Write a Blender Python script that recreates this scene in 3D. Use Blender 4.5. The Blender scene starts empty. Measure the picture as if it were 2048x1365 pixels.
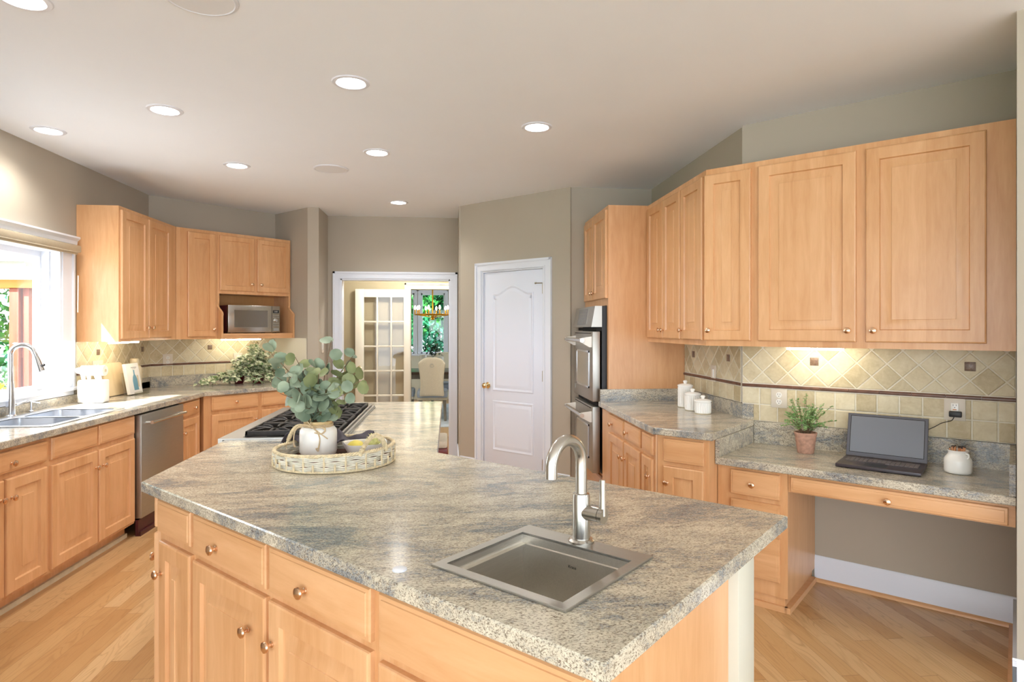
import bpy, bmesh, math, random
from mathutils import Matrix, Vector
random.seed(7)
SC = bpy.context.scene
COL = SC.collection
PI = math.pi
S2 = math.sqrt(.5)

# ------------------------------------------------------------------ camera
cam = bpy.data.cameras.new('camera')
cam.sensor_width = 36.0
cam.lens = 1238.0 / 2048.0 * 36.0
cam.shift_y = -25.5 / 2048.0
cam.clip_start = .02
co = bpy.data.objects.new('camera', cam)
COL.objects.link(co)
co.location = (0, 0, 1.48)
co.rotation_euler = (PI / 2, 0, -math.radians(5.8))
SC.camera = co

# ------------------------------------------------------------------ world, sun, exposure
SC.view_settings.view_transform = 'Standard'
SC.view_settings.look = 'None'
SC.view_settings.gamma = 1.0
SC.view_settings.use_curve_mapping = False
SC.view_settings.exposure = 1.22
w = bpy.data.worlds.new('world')
SC.world = w
w.use_nodes = True
bg = w.node_tree.nodes['Background']
bg.inputs['Color'].default_value = (.82, .91, 1.0, 1)
bg.inputs['Strength'].default_value = 2.8
sun = bpy.data.lights.new('sun', 'SUN')
sun.energy = 11.0
sun.angle = math.radians(.6)
sun.color = (1, .96, .9)
so = bpy.data.objects.new('sun', sun)
COL.objects.link(so)
so.location = (-4, -3, 6)
so.rotation_euler = Vector((.8, 1.0, -1.13)).to_track_quat('-Z', 'Y').to_euler()


# ------------------------------------------------------------------ material helpers
def hx(h):
    h = h.lstrip('#')
    out = []
    for i in (0, 2, 4):
        c = int(h[i:i + 2], 16) / 255
        out.append(c / 12.92 if c <= .04045 else ((c + .055) / 1.055) ** 2.4)
    return (*out, 1)


class NT:
    def __init__(s, name):
        s.m = bpy.data.materials.new(name)
        s.m.use_nodes = True
        s.t = s.m.node_tree
        s.b = s.t.nodes['Principled BSDF']

    def n(s, typ, **kw):
        nd = s.t.nodes.new('ShaderNode' + typ)
        for k, v in kw.items():
            setattr(nd, k, v)
        return nd

    def put(s, sock, v):
        if v is None:
            return
        if hasattr(v, 'is_output') or isinstance(v, bpy.types.NodeSocket):
            s.t.links.new(v, sock)
        else:
            sock.default_value = v

    def ma(s, op, a, b=None, c=None, clamp=False):
        nd = s.n('Math', operation=op, use_clamp=clamp)
        s.put(nd.inputs[0], a); s.put(nd.inputs[1], b); s.put(nd.inputs[2], c)
        return nd.outputs[0]

    def coord(s, kind='Object'):
        return s.n('TexCoord').outputs[kind]

    def mapp(s, vec, scale=(1, 1, 1), rot=(0, 0, 0), loc=(0, 0, 0)):
        nd = s.n('Mapping')
        s.put(nd.inputs['Vector'], vec)
        nd.inputs['Scale'].default_value = scale
        nd.inputs['Rotation'].default_value = rot
        nd.inputs['Location'].default_value = loc
        return nd.outputs[0]

    def noise(s, vec, scale=5, detail=3, rough=.5, dist=0, out='Fac'):
        nd = s.n('TexNoise')
        s.put(nd.inputs['Vector'], vec)
        nd.inputs['Scale'].default_value = scale
        nd.inputs['Detail'].default_value = detail
        nd.inputs['Roughness'].default_value = rough
        nd.inputs['Distortion'].default_value = dist
        return nd.outputs[out]

    def ramp(s, fac, stops, interp='LINEAR'):
        nd = s.n('ValToRGB')
        s.put(nd.inputs[0], fac)
        cr = nd.color_ramp
        cr.interpolation = interp
        while len(cr.elements) < len(stops):
            cr.elements.new(.5)
        for e, (p, c) in zip(cr.elements, stops):
            e.position = p
            e.color = hx(c) if isinstance(c, str) else (c, c, c, 1) if not isinstance(c, tuple) else c
        return nd.outputs[0]

    def mix(s, fac, a, b, typ='MIX'):
        nd = s.n('Mix', data_type='RGBA', blend_type=typ)
        s.put(nd.inputs[0], fac)
        s.put(nd.inputs[6], hx(a) if isinstance(a, str) else a)
        s.put(nd.inputs[7], hx(b) if isinstance(b, str) else b)
        return nd.outputs[2]

    def bump(s, h, strength=.2, dist=.01):
        nd = s.n('Bump')
        nd.inputs['Strength'].default_value = strength
        nd.inputs['Distance'].default_value = dist
        s.put(nd.inputs['Height'], h)
        s.t.links.new(nd.outputs[0], s.b.inputs['Normal'])

    def set(s, **kw):
        names = dict(col='Base Color', rough='Roughness', metal='Metallic', spec='Specular IOR Level',
                     trans='Transmission Weight', ior='IOR', emc='Emission Color', ems='Emission Strength',
                     coat='Coat Weight', coatr='Coat Roughness', sub='Subsurface Weight', alpha='Alpha', sheen='Sheen Weight', aniso='Anisotropic')
        for k, v in kw.items():
            if isinstance(v, str):
                v = hx(v)
            s.put(s.b.inputs[names[k]], v)
        return s.m


def plain(name, col, rough=.5, metal=0, var=.0, scale=20, bump=0, **kw):
    t = NT(name)
    c = t.coord()
    n = t.noise(c, scale, 3)
    if var:
        base = hx(col)
        lo = tuple(x * (1 - var) for x in base[:3]) + (1,)
        hi = tuple(min(1, x * (1 + var)) for x in base[:3]) + (1,)
        t.set(col=t.ramp(n, [(.3, lo), (.7, hi)]))
    else:
        t.set(col=col)
    if bump:
        t.bump(n, bump, .002)
    return t.set(rough=rough, metal=metal, **kw)


def wood(name, horiz=False, c1='#E6B687', c2='#C9915E', rough=.34, stave=True):
    t = NT(name)
    c = t.coord()
    oi = t.n('ObjectInfo')
    off = t.ma('MULTIPLY', oi.outputs['Random'], 37.0)
    add = t.n('VectorMath', operation='ADD')
    cmb = t.n('CombineXYZ')
    t.put(cmb.inputs[0], off); t.put(cmb.inputs[1], off); t.put(cmb.inputs[2], off)
    t.put(add.inputs[0], c); t.put(add.inputs[1], cmb.outputs[0])
    v = add.outputs[0]
    sc = (1.6, 14, 14) if horiz else (14, 14, 1.6)
    g1 = t.noise(t.mapp(v, sc), 1.3, 4, .55, 1.2)
    g2 = t.noise(t.mapp(v, tuple(x * 5 for x in sc)), 1.5, 3, .6, .6)
    g3 = t.noise(t.mapp(v, (2, 2, 2)), 1.5, 2, .5, .4)
    f = t.ma('ADD', t.ma('MULTIPLY', g1, .55), t.ma('ADD', t.ma('MULTIPLY', g2, .2), t.ma('MULTIPLY', g3, .25)))
    sep = t.n('SeparateXYZ'); t.put(sep.inputs[0], v)
    if stave:
        ax = sep.outputs[2] if horiz else sep.outputs[0]
        st = t.ma('FLOOR', t.ma('DIVIDE', ax, .071 if not horiz else .11))
        wn = t.n('TexWhiteNoise', noise_dimensions='1D'); t.put(wn.inputs['W'], st)
        f = t.ma('ADD', f, t.ma('MULTIPLY', t.ma('SUBTRACT', wn.outputs['Value'], .5), .17))
    f = t.ma('ADD', f, t.ma('MULTIPLY', t.ma('SUBTRACT', oi.outputs['Random'], .5), .1))
    t.set(col=t.ramp(f, [(.22, c2), (.5, tuple((a + b) / 2 for a, b in zip(hx(c1), hx(c2)))), (.78, c1)]))
    t.bump(g2, .04, .002)
    return t.set(rough=rough, spec=.45, coat=.15, coatr=.2)


def granite(name, rot=.5, cream='#C9C0AC', grey='#8F9394', cool=.0):
    t = NT(name)
    c = t.coord('Object')
    r = (0, 0, rot)
    big = t.noise(t.mapp(c, (1.1, 3.2, 3.2), r), 1.6, 4, .6, 1.6)
    mid = t.noise(t.mapp(c, (9, 22, 22), r), 2.4, 5, .72, .9)
    fin = t.noise(t.mapp(c, (90, 190, 190), r), 2.2, 3, .6, .3)
    fin2 = t.noise(t.mapp(c, (70, 150, 150), r, (3, 5, 7)), 2.0, 2, .6, .2)
    dk = t.noise(t.mapp(c, (26, 66, 66), r, (1, 2, 3)), 3.0, 4, .75, .6)
    f = t.ma('ADD', t.ma('MULTIPLY', big, .56), t.ma('ADD', t.ma('MULTIPLY', mid, .5), t.ma('MULTIPLY', fin, .34)))
    base = t.ramp(f, [(.57 + cool, '#DAD1BD'), (.66 + cool, cream), (.725 + cool, '#ADA698'), (.785 + cool, grey), (.88 + cool, '#686E73')])
    spk = t.ramp(t.ma('ADD', t.ma('MULTIPLY', fin2, .62), t.ma('MULTIPLY', dk, .42)), [(.54, 0.0), (.59, 1.0)])
    col = t.mix(t.ma('MULTIPLY', spk, .68), base, '#54402F')
    sp2 = t.ramp(t.noise(t.mapp(c, (22, 46, 46), r, (7, 8, 2)), 2.6, 4, .8, .3), [(.61, 0.0), (.65, 1.0)])
    col = t.mix(t.ma('MULTIPLY', sp2, .8), col, '#4B2A22')
    lt = t.ramp(t.noise(t.mapp(c, (80, 120, 120), r, (9, 1, 4)), 2.4, 2, .5), [(.60, 0.0), (.68, 1.0)])
    col = t.mix(t.ma('MULTIPLY', lt, .5), col, '#DDD5C0')
    t.set(col=col)
    return t.set(rough=.16, spec=.5)


def leafmat(name, c1, c2, scale=6, rough=.5, trans=.15):
    t = NT(name)
    n = t.noise(t.coord(), scale, 2)
    t.set(col=t.ramp(n, [(.35, c1), (.65, c2)]))
    return t.set(rough=rough, spec=.3, sub=.0)


M = {}
M['wood'] = wood('maple_vertical_grain')
M['woodh'] = wood('maple_horizontal_grain', True)
M['woodin'] = wood('maple_interior', False, '#D29C62', '#C18A50')
M['granite'] = granite('granite_counter', -.75)
M['granite2'] = granite('granite_splash', .3, cool=-.01)
M['wall'] = plain('taupe_wall_paint', '#AFA595', .75, var=.015, scale=3)
M['wallhall'] = plain('hall_wall_paint', '#A69A7E', .75, var=.015, scale=3)
M['wallwhite'] = plain('cream_wall_paint', '#D9D3BF', .7)
M['ceil'] = plain('white_ceiling_paint', '#EEF3FA', .85, var=.01, scale=2)
M['trim'] = plain('white_trim_paint', '#DFE3EC', .35)
M['trimwarm'] = plain('warm_white_trim_paint', '#EAE4D4', .35)
M['post'] = plain('cream_post_paint', '#CBC8B8', .4)
M['doorw'] = plain('white_door_paint', '#DDE2EE', .38)
M['knob'] = plain('satin_copper_nickel', '#E8C4A4', .22, 1)
M['brass'] = plain('polished_brass', '#EBDAB0', .15, 1)
M['gold'] = plain('gold_chandelier_metal', '#D99A2B', .3, 1)
M['hingem'] = plain('satin_hinge_metal', '#B9B4A8', .35, 1)
M['chrome'] = plain('chrome', '#E4E7EC', .12, 1)
M['black'] = plain('black_plastic', '#17171A', .45)
M['cast'] = plain('black_cast_iron', '#2B2724', .5, .3, var=.2, scale=60)
M['white'] = plain('white_glazed_ceramic', '#F0EDE6', .18, var=.02)
M['whitep'] = plain('white_plastic', '#EEEAE2', .4)
M['dark'] = plain('dark_void', '#0C0A0A', .8)
M['mahog'] = plain('dark_red_toe_kick', '#4A1A1C', .4, var=.2)
M['cherry'] = plain('cherry_wood', '#7E2417', .35, var=.25, scale=12)
M['creamfab'] = plain('cream_fabric', '#E9E2CF', .85, var=.05, scale=80, bump=.2)
M['linen'] = plain('beige_linen', '#DCD2BC', .9, var=.05, scale=90, bump=.25, sheen=.2)
M['seatfab'] = plain('grey_blue_seat_fabric', '#A9B2C0', .9, var=.05, scale=80)
M['greyleg'] = plain('weathered_grey_wood', '#8F8578', .6, var=.15)
M['tabledark'] = plain('dark_walnut_table', '#4B382B', .3, var=.2)
M['terra'] = plain('weathered_terracotta', '#B98E78', .85, var=.22, scale=45, bump=.4)
M['soil'] = plain('potting_soil', '#3A2A20', .95, var=.3, scale=80)
M['redpot'] = plain('dark_red_pot', '#6A1A20', .3, var=.1)
M['wicker'] = plain('bleached_wicker', '#D9C7A2', .7, var=.2, scale=70, bump=.3)
M['wicker2'] = plain('white_wicker', '#E2DCCB', .7, var=.12, scale=50, bump=.3)
M['wickerd'] = plain('dark_wicker_base', '#6B3A26', .7, var=.35, scale=60, bump=.5)
M['twine'] = plain('jute_twine', '#C8B08C', .9, var=.15, scale=200, bump=.4)
M['cloth'] = plain('charcoal_cloth', '#4A444B', .85, var=.1, scale=60, bump=.2)
M['lemon'] = plain('yellow_lemon', '#F0DC6C', .45, var=.06, scale=60, bump=.3)
M['arti'] = plain('pale_artichoke', '#DCD99A', .6, var=.15, scale=40)
M['tanband'] = plain('unglazed_tan_rim', '#D2B583', .6, var=.08, scale=60)
M['stoneware'] = plain('beige_stoneware', '#CFC2A4', .6, var=.1)
M['cutboard'] = wood('cutting_board_wood', False, '#EBD6B0', '#D9BF94', .5)
M['pencil'] = plain('brown_pencil_tile', '#6B4A3A', .35, var=.35, scale=18)
M['pencild'] = plain('dark_copper_accent_tile', '#77604F', .3, var=.3, scale=90, bump=.8)
M['grout'] = plain('pale_grout', '#E2DCCB', .9, var=.04, scale=60)
M['lappl'] = plain('laptop_graphite', '#3B3236', .4)
M['lapkey'] = plain('laptop_keys', '#6E6664', .45)
M['screen'] = plain('laptop_screen_off', '#74777F', .28)
M['lapbez'] = plain('laptop_bezel', '#55555C', .4)
M['matchm'] = plain('match_stick_wood', '#D99A6B', .7)
M['matchtip'] = plain('dark_match_tip', '#2C1A18', .6)
M['leafherb'] = leafmat('herb_leaf_green', '#6A944E', '#A2C183', 40)
M['leafvar'] = leafmat('variegated_leaf', '#55743A', '#E2E2C0', 42)
M['leafeu'] = leafmat('eucalyptus_leaf', '#65755F', '#9AA890', 9)
M['leafeu2'] = leafmat('eucalyptus_leaf_olive', '#666F47', '#939A6C', 9)
M['stem'] = plain('brown_stem', '#6B5238', .7, var=.2)
M['leafdark'] = leafmat('dark_leaf', '#20302A', '#3A4A38', 20)
M['tree1'] = leafmat('tree_leaf_green', '#0E5A2E', '#3F8F3C', 1.2)
M['tree2'] = leafmat('tree_leaf_teal', '#0A4636', '#1A7A4A', 1.0)
M['bark'] = plain('tree_bark', '#4A3A2C', .9, var=.3)
M['paver'] = plain('concrete_paver', '#A9A6A0', .9, var=.08, scale=4)
M['grass'] = plain('lawn_grass', '#3E8F4E', .95, var=.3, scale=4)
M['cedar'] = wood('stained_cedar', False, '#8A3B14', '#5E240D', .5, False)
M['amber'] = wood('amber_beam_wood', True, '#C67F22', '#A96616', .5, False)
M['porch'] = plain('white_porch_paint', '#F4F2EE', .6)
M['blue'] = plain('teal_blue_glass', '#3D7F97', .25)
M['bluep'] = plain('printed_blue_bottle', '#6F9DAE', .6)
M['rug'] = plain('pale_blue_rug', '#C9D2DC', .95, var=.2, scale=3, bump=.2)
M['plate'] = plain('beige_cover_plate', '#D6CCBC', .4)
M['speaker'] = plain('white_speaker_grille', '#E0E2E6', .7)
M['shade'] = plain('beige_roller_shade', '#B3A58C', .85, var=.04, scale=60)
M['ovglass'] = plain('oven_window_glass', '#9C9484', .12, .0, spec=.8)
M['display'] = plain('black_display', '#22211F', .2)
M['dispgrey'] = plain('grey_touch_panel', '#75767A', .35, var=.25, scale=90)
M['mwglass'] = plain('microwave_door_glass', '#6F665A', .1, .2)
M['keypad'] = plain('pale_key_strip', '#8E8E8A', .5)
M['yellowfl'] = plain('yellow_petal', '#F0C84A', .6)


def steel(name, col='#BFC0C2', rough=.28, axis=0, scale=140):
    t = NT(name)
    sc = [6, 6, 6]
    for i in range(3):
        if i != axis:
            sc[i] = scale
    n = t.noise(t.mapp(t.coord(), tuple(sc)), 2, 2)
    t.bump(n, .05, .001)
    return t.set(col=t.ramp(n, [(.3, tuple(x * .93 for x in hx(col)[:3]) + (1,)), (.7, hx(col))]), rough=rough, metal=1)


M['steel'] = steel('brushed_steel', '#B4B2AC', .42)
M['steeld'] = steel('brushed_steel_basin', '#E2DED6', .38, 1)
M['nickel'] = steel('brushed_nickel', '#C9C6C0', .24, 2)
M['steelw'] = steel('bright_sink_steel', '#D5D9E0', .3, 1)


def emit(name, col, s):
    t = NT(name)
    return t.set(col=col, emc=col, ems=s)


M['lens'] = emit('lamp_lens', '#FFFDF8', 9)
M['strip'] = emit('under_cabinet_tube', '#FFF6DC', 22)
M['bulb'] = emit('candle_bulb', '#FFF0D0', 14)


def glassm(name, tint='#FFFFFF', gl=.08):
    t = NT(name)
    tr = t.n('BsdfTransparent'); tr.inputs[0].default_value = hx(tint)
    gls = t.n('BsdfGlossy'); gls.inputs['Roughness'].default_value = .02
    mx = t.n('MixShader'); mx.inputs[0].default_value = gl
    t.t.links.new(tr.outputs[0], mx.inputs[1]); t.t.links.new(gls.outputs[0], mx.inputs[2])
    out = [n for n in t.t.nodes if n.type == 'OUTPUT_MATERIAL'][0]
    t.t.links.new(mx.outputs[0], out.inputs[0])
    return t.m


M['glass'] = glassm('window_glass', gl=.035)
M['acryl'] = glassm('clear_acrylic', '#F4F4F0', .12)


def floor_mat():
    t = NT('oak_strip_floor')
    sep = t.n('SeparateXYZ'); t.put(sep.inputs[0], t.coord())
    X, Y = sep.outputs[0], sep.outputs[1]
    W = .083
    ix = t.ma('FLOOR', t.ma('DIVIDE', X, W))
    wn = t.n('TexWhiteNoise', noise_dimensions='1D'); t.put(wn.inputs['W'], ix)
    yy = t.ma('ADD', t.ma('DIVIDE', Y, 1.25), t.ma('MULTIPLY', wn.outputs['Value'], 7.3))
    iy = t.ma('FLOOR', yy)
    cm = t.n('CombineXYZ'); t.put(cm.inputs[0], ix); t.put(cm.inputs[1], iy)
    w2 = t.n('TexWhiteNoise', noise_dimensions='2D'); t.put(w2.inputs['Vector'], cm.outputs[0])
    r = w2.outputs['Value']
    fx = t.ma('FRACT', t.ma('DIVIDE', X, W))
    # cathedral grain: distance field bent along the board, offset per board
    cv = t.n('CombineXYZ')
    t.put(cv.inputs[0], t.ma('ADD', t.ma('MULTIPLY', X, 9.0), t.ma('MULTIPLY', r, 31)))
    t.put(cv.inputs[1], t.ma('ADD', t.ma('MULTIPLY', Y, 1.3), t.ma('MULTIPLY', r, 17)))
    n1 = t.noise(cv.outputs[0], 1.0, 2, .5, .5)
    rings = t.ma('SINE', t.ma('MULTIPLY', n1, 85))
    rr = t.ma('POWER', t.ma('ADD', t.ma('MULTIPLY', rings, .5), .5), 5.0)
    nv = t.noise(t.mapp(t.coord(), (9, 1, 1)), 1.2, 2)
    rr = t.ma('MULTIPLY', rr, t.ma('MULTIPLY', t.ma('SUBTRACT', nv, .3), 2.4, clamp=True))
    fine = t.noise(t.mapp(t.coord(), (160, 5, 5)), 2, 3, .6)
    tone = t.ma('ADD', t.ma('MULTIPLY', r, .62), t.ma('MULTIPLY', fine, .3))
    col = t.ramp(tone, [(.1, '#B48655'), (.45, '#C49A68'), (.8, '#D2AE80')])
    col = t.mix(t.ma('MULTIPLY', rr, .42), col, '#8C5A2A')
    gx = t.ma('LESS_THAN', t.ma('MINIMUM', fx, t.ma('SUBTRACT', 1.0, fx)), .012)
    fy = t.ma('FRACT', yy)
    gy = t.ma('LESS_THAN', t.ma('MINIMUM', fy, t.ma('SUBTRACT', 1.0, fy)), .0012)
    g = t.ma('MAXIMUM', gx, gy)
    col = t.mix(t.ma('MULTIPLY', g, .5), col, '#6E4522')
    t.set(col=col)
    return t.set(rough=.28, spec=.45)


M['floor'] = floor_mat()


def tile_mat():
    t = NT('tumbled_travertine_tile')
    at = t.n('Attribute'); at.attribute_name = 'tint'
    n = t.noise(t.coord(), 14, 5, .65, .8)
    n2 = t.noise(t.coord(), 60, 3)
    f = t.ma('ADD', t.ma('MULTIPLY', n, .5), t.ma('ADD', t.ma('MULTIPLY', at.outputs['Fac'], .28), t.ma('MULTIPLY', n2, .18)))
    t.set(col=t.ramp(f, [(.3, '#B8A884'), (.5, '#D0C3A2'), (.7, '#DED4B8')]))
    t.bump(t.ma('ADD', n, t.ma('MULTIPLY', n2, .4)), .35, .003)
    return t.set(rough=.5)


M['tile'] = tile_mat()


# ------------------------------------------------------------------ frames: (u along the face, v away from the viewer, z up)
class Frame:
    def __init__(s, deg):
        s.rz = math.radians(deg)
        s.c, s.s = math.cos(s.rz), math.sin(s.rz)

    def w(s, u, v, z=0):
        return Vector((u * s.c - v * s.s, u * s.s + v * s.c, z))

    def l(s, x, y):
        return (x * s.c + y * s.s, -x * s.s + y * s.c)


F0, FR, FX, FL, FD = Frame(0), Frame(-45), Frame(-90), Frame(90), Frame(45)
FB = Frame(88.58)


class Node:
    pass


def props(o, label=None, cat=None, group=None, kind=None):
    if label: o['label'] = label
    if cat: o['category'] = cat
    if group: o['group'] = group
    if kind: o['kind'] = kind


def thing(name, label, cat, fr, org, group=None, kind=None):
    o = bpy.data.objects.new(name, None)
    COL.objects.link(o)
    o.empty_display_size = .05
    o.location = fr.w(*org)
    o.rotation_euler = (0, 0, fr.rz)
    props(o, label, cat, group, kind)
    n = Node(); n.o = o; n.fr = fr; n.org = Vector(org)
    return n


class MB:
    def __init__(s):
        s.v = []; s.f = []; s.tint = {}

    def add(s, vs, fs):
        k = len(s.v)
        s.v += [Vector(p) for p in vs]
        s.f += [tuple(i + k for i in f) for f in fs]
        return s

    def box(s, u0, u1, v0, v1, z0, z1):
        vs = [(u, v, z) for z in (z0, z1) for v in (v0, v1) for u in (u0, u1)]
        return s.add(vs, [(0, 2, 3, 1), (4, 5, 7, 6), (0, 1, 5, 4), (2, 6, 7, 3), (0, 4, 6, 2), (1, 3, 7, 5)])

    def cbox(s, u0, u1, v0, v1, z0, z1, c=.004):
        """box with chamfered edges"""
        bm = bmesh.new()
        bmesh.ops.create_cube(bm, size=1)
        for p in bm.verts:
            p.co = Vector(((u0 + u1) / 2 + p.co.x * (u1 - u0), (v0 + v1) / 2 + p.co.y * (v1 - v0), (z0 + z1) / 2 + p.co.z * (z1 - z0)))
        bmesh.ops.bevel(bm, geom=list(bm.edges), offset=c, segments=2, affect='EDGES', profile=.5)
        return s.frombm(bm)

    def frombm(s, bm, mat=None):
        bm.verts.index_update()
        vs = [(mat @ p.co) if mat else p.co.copy() for p in bm.verts]
        fs = [tuple(q.index for q in f.verts) for f in bm.faces]
        bm.free()
        return s.add(vs, fs)

    def prism(s, poly, z0, z1, holes=(), ch=0):
        """extrude a plan polygon; ch = chamfer of the upper and lower outer edge"""
        ar = sum(a[0] * b[1] - b[0] * a[1] for a, b in zip(poly, poly[1:] + poly[:1]))
        if ar < 0: poly = poly[::-1]
        rings = [poly] + [list(h) for h in holes]
        if not holes:
            n = len(poly)
            if ch:
                pin = offset_poly(poly, ch)
                L = [(pin, z0), (poly, z0 + ch), (poly, z1 - ch), (pin, z1)]
            else:
                L = [(poly, z0), (poly, z1)]
            vs = [(p[0], p[1], z) for pl, z in L for p in pl]
            fs = [tuple(range(n))[::-1], tuple(range((len(L) - 1) * n, len(L) * n))]
            for k in range(len(L) - 1):
                for i in range(n):
                    j = (i + 1) % n
                    fs.append((k * n + i, k * n + j, (k + 1) * n + j, (k + 1) * n + i))
            return s.add(vs, fs)
        outer_in = offset_poly(poly, ch) if ch else poly
        for z, flip in ((z0, True), (z1, False)):
            bm = bmesh.new()
            es = []
            for ri, r in enumerate([outer_in] + [list(h) for h in holes]):
                vv = [bm.verts.new((p[0], p[1], z)) for p in r]
                for i in range(len(vv)):
                    es.append(bm.edges.new((vv[i], vv[(i + 1) % len(vv)])))
            bmesh.ops.triangle_fill(bm, use_beauty=True, edges=es)
            for f in bm.faces:
                if (f.normal.z > 0) == flip: f.normal_flip()
            s.frombm(bm)
        def wall(a, za, b, zb, rev=False):
            n = len(a)
            vs = [(p[0], p[1], za) for p in a] + [(p[0], p[1], zb) for p in b]
            fs = [(i, (i + 1) % n, n + (i + 1) % n, n + i) for i in range(n)]
            if rev: fs = [f[::-1] for f in fs]
            s.add(vs, fs)
        if ch:
            wall(outer_in, z0, poly, z0 + ch); wall(poly, z0 + ch, poly, z1 - ch); wall(poly, z1 - ch, outer_in, z1)
        else:
            wall(poly, z0, poly, z1)
        for h in holes:
            a = sum(p[0] * q[1] - q[0] * p[1] for p, q in zip(h, list(h)[1:] + list(h)[:1]))
            wall(list(h), z0, list(h), z1, rev=(a > 0))
        return s

    def vprism(s, poly, v0, v1):
        """extrude a polygon given in (u, z) along v"""
        n = len(poly)
        vs = [(p[0], v, p[1]) for v in (v0, v1) for p in poly]
        fs = [tuple(range(n)), tuple(range(n, 2 * n))[::-1]]
        fs += [(i, n + i, n + (i + 1) % n, (i + 1) % n) for i in range(n)]
        return s.add(vs, fs)

    def uprism(s, poly, u0, u1):
        """extrude a polygon given in (v, z) along u"""
        n = len(poly)
        vs = [(u, p[0], p[1]) for u in (u0, u1) for p in poly]
        fs = [tuple(range(n))[::-1], tuple(range(n, 2 * n))]
        fs += [(i, (i + 1) % n, n + (i + 1) % n, n + i) for i in range(n)]
        return s.add(vs, fs)

    def lathe(s, prof, c, axis='z', seg=24, sx=1, sy=1, mat=None, caps=True):
        """prof: (radius, height) list from one end to the other"""
        c = Vector(c)
        vs = []; fs = []
        for r, h in prof:
            for i in range(seg):
                a = 2 * PI * i / seg
                x, y = r * math.cos(a) * sx, r * math.sin(a) * sy
                if axis == 'z': p = Vector((x, y, h))
                elif axis == '-v': p = Vector((x, -h, y))
                elif axis == 'u': p = Vector((h, x, y))
                if mat: p = mat @ Vector((x, y, h))
                vs.append(c + p)
        n = len(prof)
        for k in range(n - 1):
            for i in range(seg):
                j = (i + 1) % seg
                q = (k * seg + i, k * seg + j, (k + 1) * seg + j, (k + 1) * seg + i)
                fs.append(q if axis in ('z',) else q[::-1] if axis == '-v' else q)
        if caps and prof[0][0] > .0006: fs.append(tuple(range(seg))[::-1])
        if caps and prof[-1][0] > .0006: fs.append(tuple(range((n - 1) * seg, n * seg)))
        return s.add(vs, fs)

    def tube(s, pts, r, seg=8, closed=False, flat=1.0):
        pts = [Vector(p) for p in pts]
        n = len(pts)
        rs = r if isinstance(r, (list, tuple)) else [r] * n
        vs = []; fs = []
        ref = None
        for i in range(n):
            if closed: t = pts[(i + 1) % n] - pts[i - 1]
            else: t = pts[min(i + 1, n - 1)] - pts[max(i - 1, 0)]
            if t.length < 1e-9: t = Vector((0, 0, 1))
            t.normalize()
            if ref is None:
                ref = Vector((0, 0, 1)) if abs(t.z) < .9 else Vector((1, 0, 0))
            a = ref - t * ref.dot(t)
            if a.length < 1e-6: a = t.orthogonal()
            a.normalize(); b = t.cross(a)
            ref = a
            for k in range(seg):
                th = 2 * PI * k / seg
                vs.append(pts[i] + a * (rs[i] * math.cos(th) * flat) + b * (rs[i] * math.sin(th)))
        m = n if closed else n - 1
        for i in range(m):
            for k in range(seg):
                j = (k + 1) % seg; i2 = (i + 1) % n
                fs.append((i * seg + k, i * seg + j, i2 * seg + j, i2 * seg + k))
        if not closed:
            fs.append(tuple(range(seg))[::-1]); fs.append(tuple(range((n - 1) * seg, n * seg)))
        return s.add(vs, fs)

    def panel(s, u0, u1, z0, z1, loops):
        """nested rectangles (inset, v) from back to the middle of the face"""
        vs = []; fs = []
        for ins, v in loops:
            vs += [(u0 + ins, v, z0 + ins), (u1 - ins, v, z0 + ins), (u1 - ins, v, z1 - ins), (u0 + ins, v, z1 - ins)]
        for k in range(len(loops) - 1):
            for i in range(4):
                j = (i + 1) % 4
                fs.append((k * 4 + i, k * 4 + j, (k + 1) * 4 + j, (k + 1) * 4 + i))
        m = (len(loops) - 1) * 4
        fs.append((m, m + 1, m + 2, m + 3))
        fs.append((3, 2, 1, 0))
        return s.add(vs, fs)


def offset_poly(poly, d):
    """inset a counter-clockwise polygon by d"""
    n = len(poly); out = []
    for i in range(n):
        p0, p1, p2 = Vector(poly[i - 1][:2]), Vector(poly[i][:2]), Vector(poly[(i + 1) % n][:2])
        e1 = (p1 - p0).normalized(); e2 = (p2 - p1).normalized()
        n1 = Vector((-e1.y, e1.x)); n2 = Vector((-e2.y, e2.x))
        b = n1 + n2
        k = d * 2 / max(.2, b.length_squared)
        q = p1 + b * k
        out.append((q.x, q.y))
    return out


def mesh_of(name, mb, mat, org, smooth=35):
    me = bpy.data.meshes.new(name)
    o3 = Vector(org)
    me.from_pydata([tuple(p - o3) for p in mb.v], [], mb.f)
    if smooth < 180:
        bm = bmesh.new(); bm.from_mesh(me)
        bmesh.ops.recalc_face_normals(bm, faces=bm.faces)
        bm.to_mesh(me); bm.free()
    me.materials.append(mat if not isinstance(mat, str) else M[mat])
    me.polygons.foreach_set('use_smooth', [True] * len(me.polygons))
    if smooth < 180: me.set_sharp_from_angle(angle=math.radians(smooth))
    if mb.tint:
        a = me.attributes.new('tint', 'FLOAT', 'FACE')
        for i, val in mb.tint.items(): a.data[i].value = val
    me.update()
    return me


def part(par, name, mb, mat, label=None, smooth=35, mod=None):
    me = mesh_of(name, mb, mat, par.org, smooth)
    o = bpy.data.objects.new(name, me)
    COL.objects.link(o)
    o.parent = par.o
    if label: o['label'] = label
    if mod: mod(o)
    n = Node(); n.o = o; n.fr = par.fr; n.org = par.org
    return n


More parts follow.
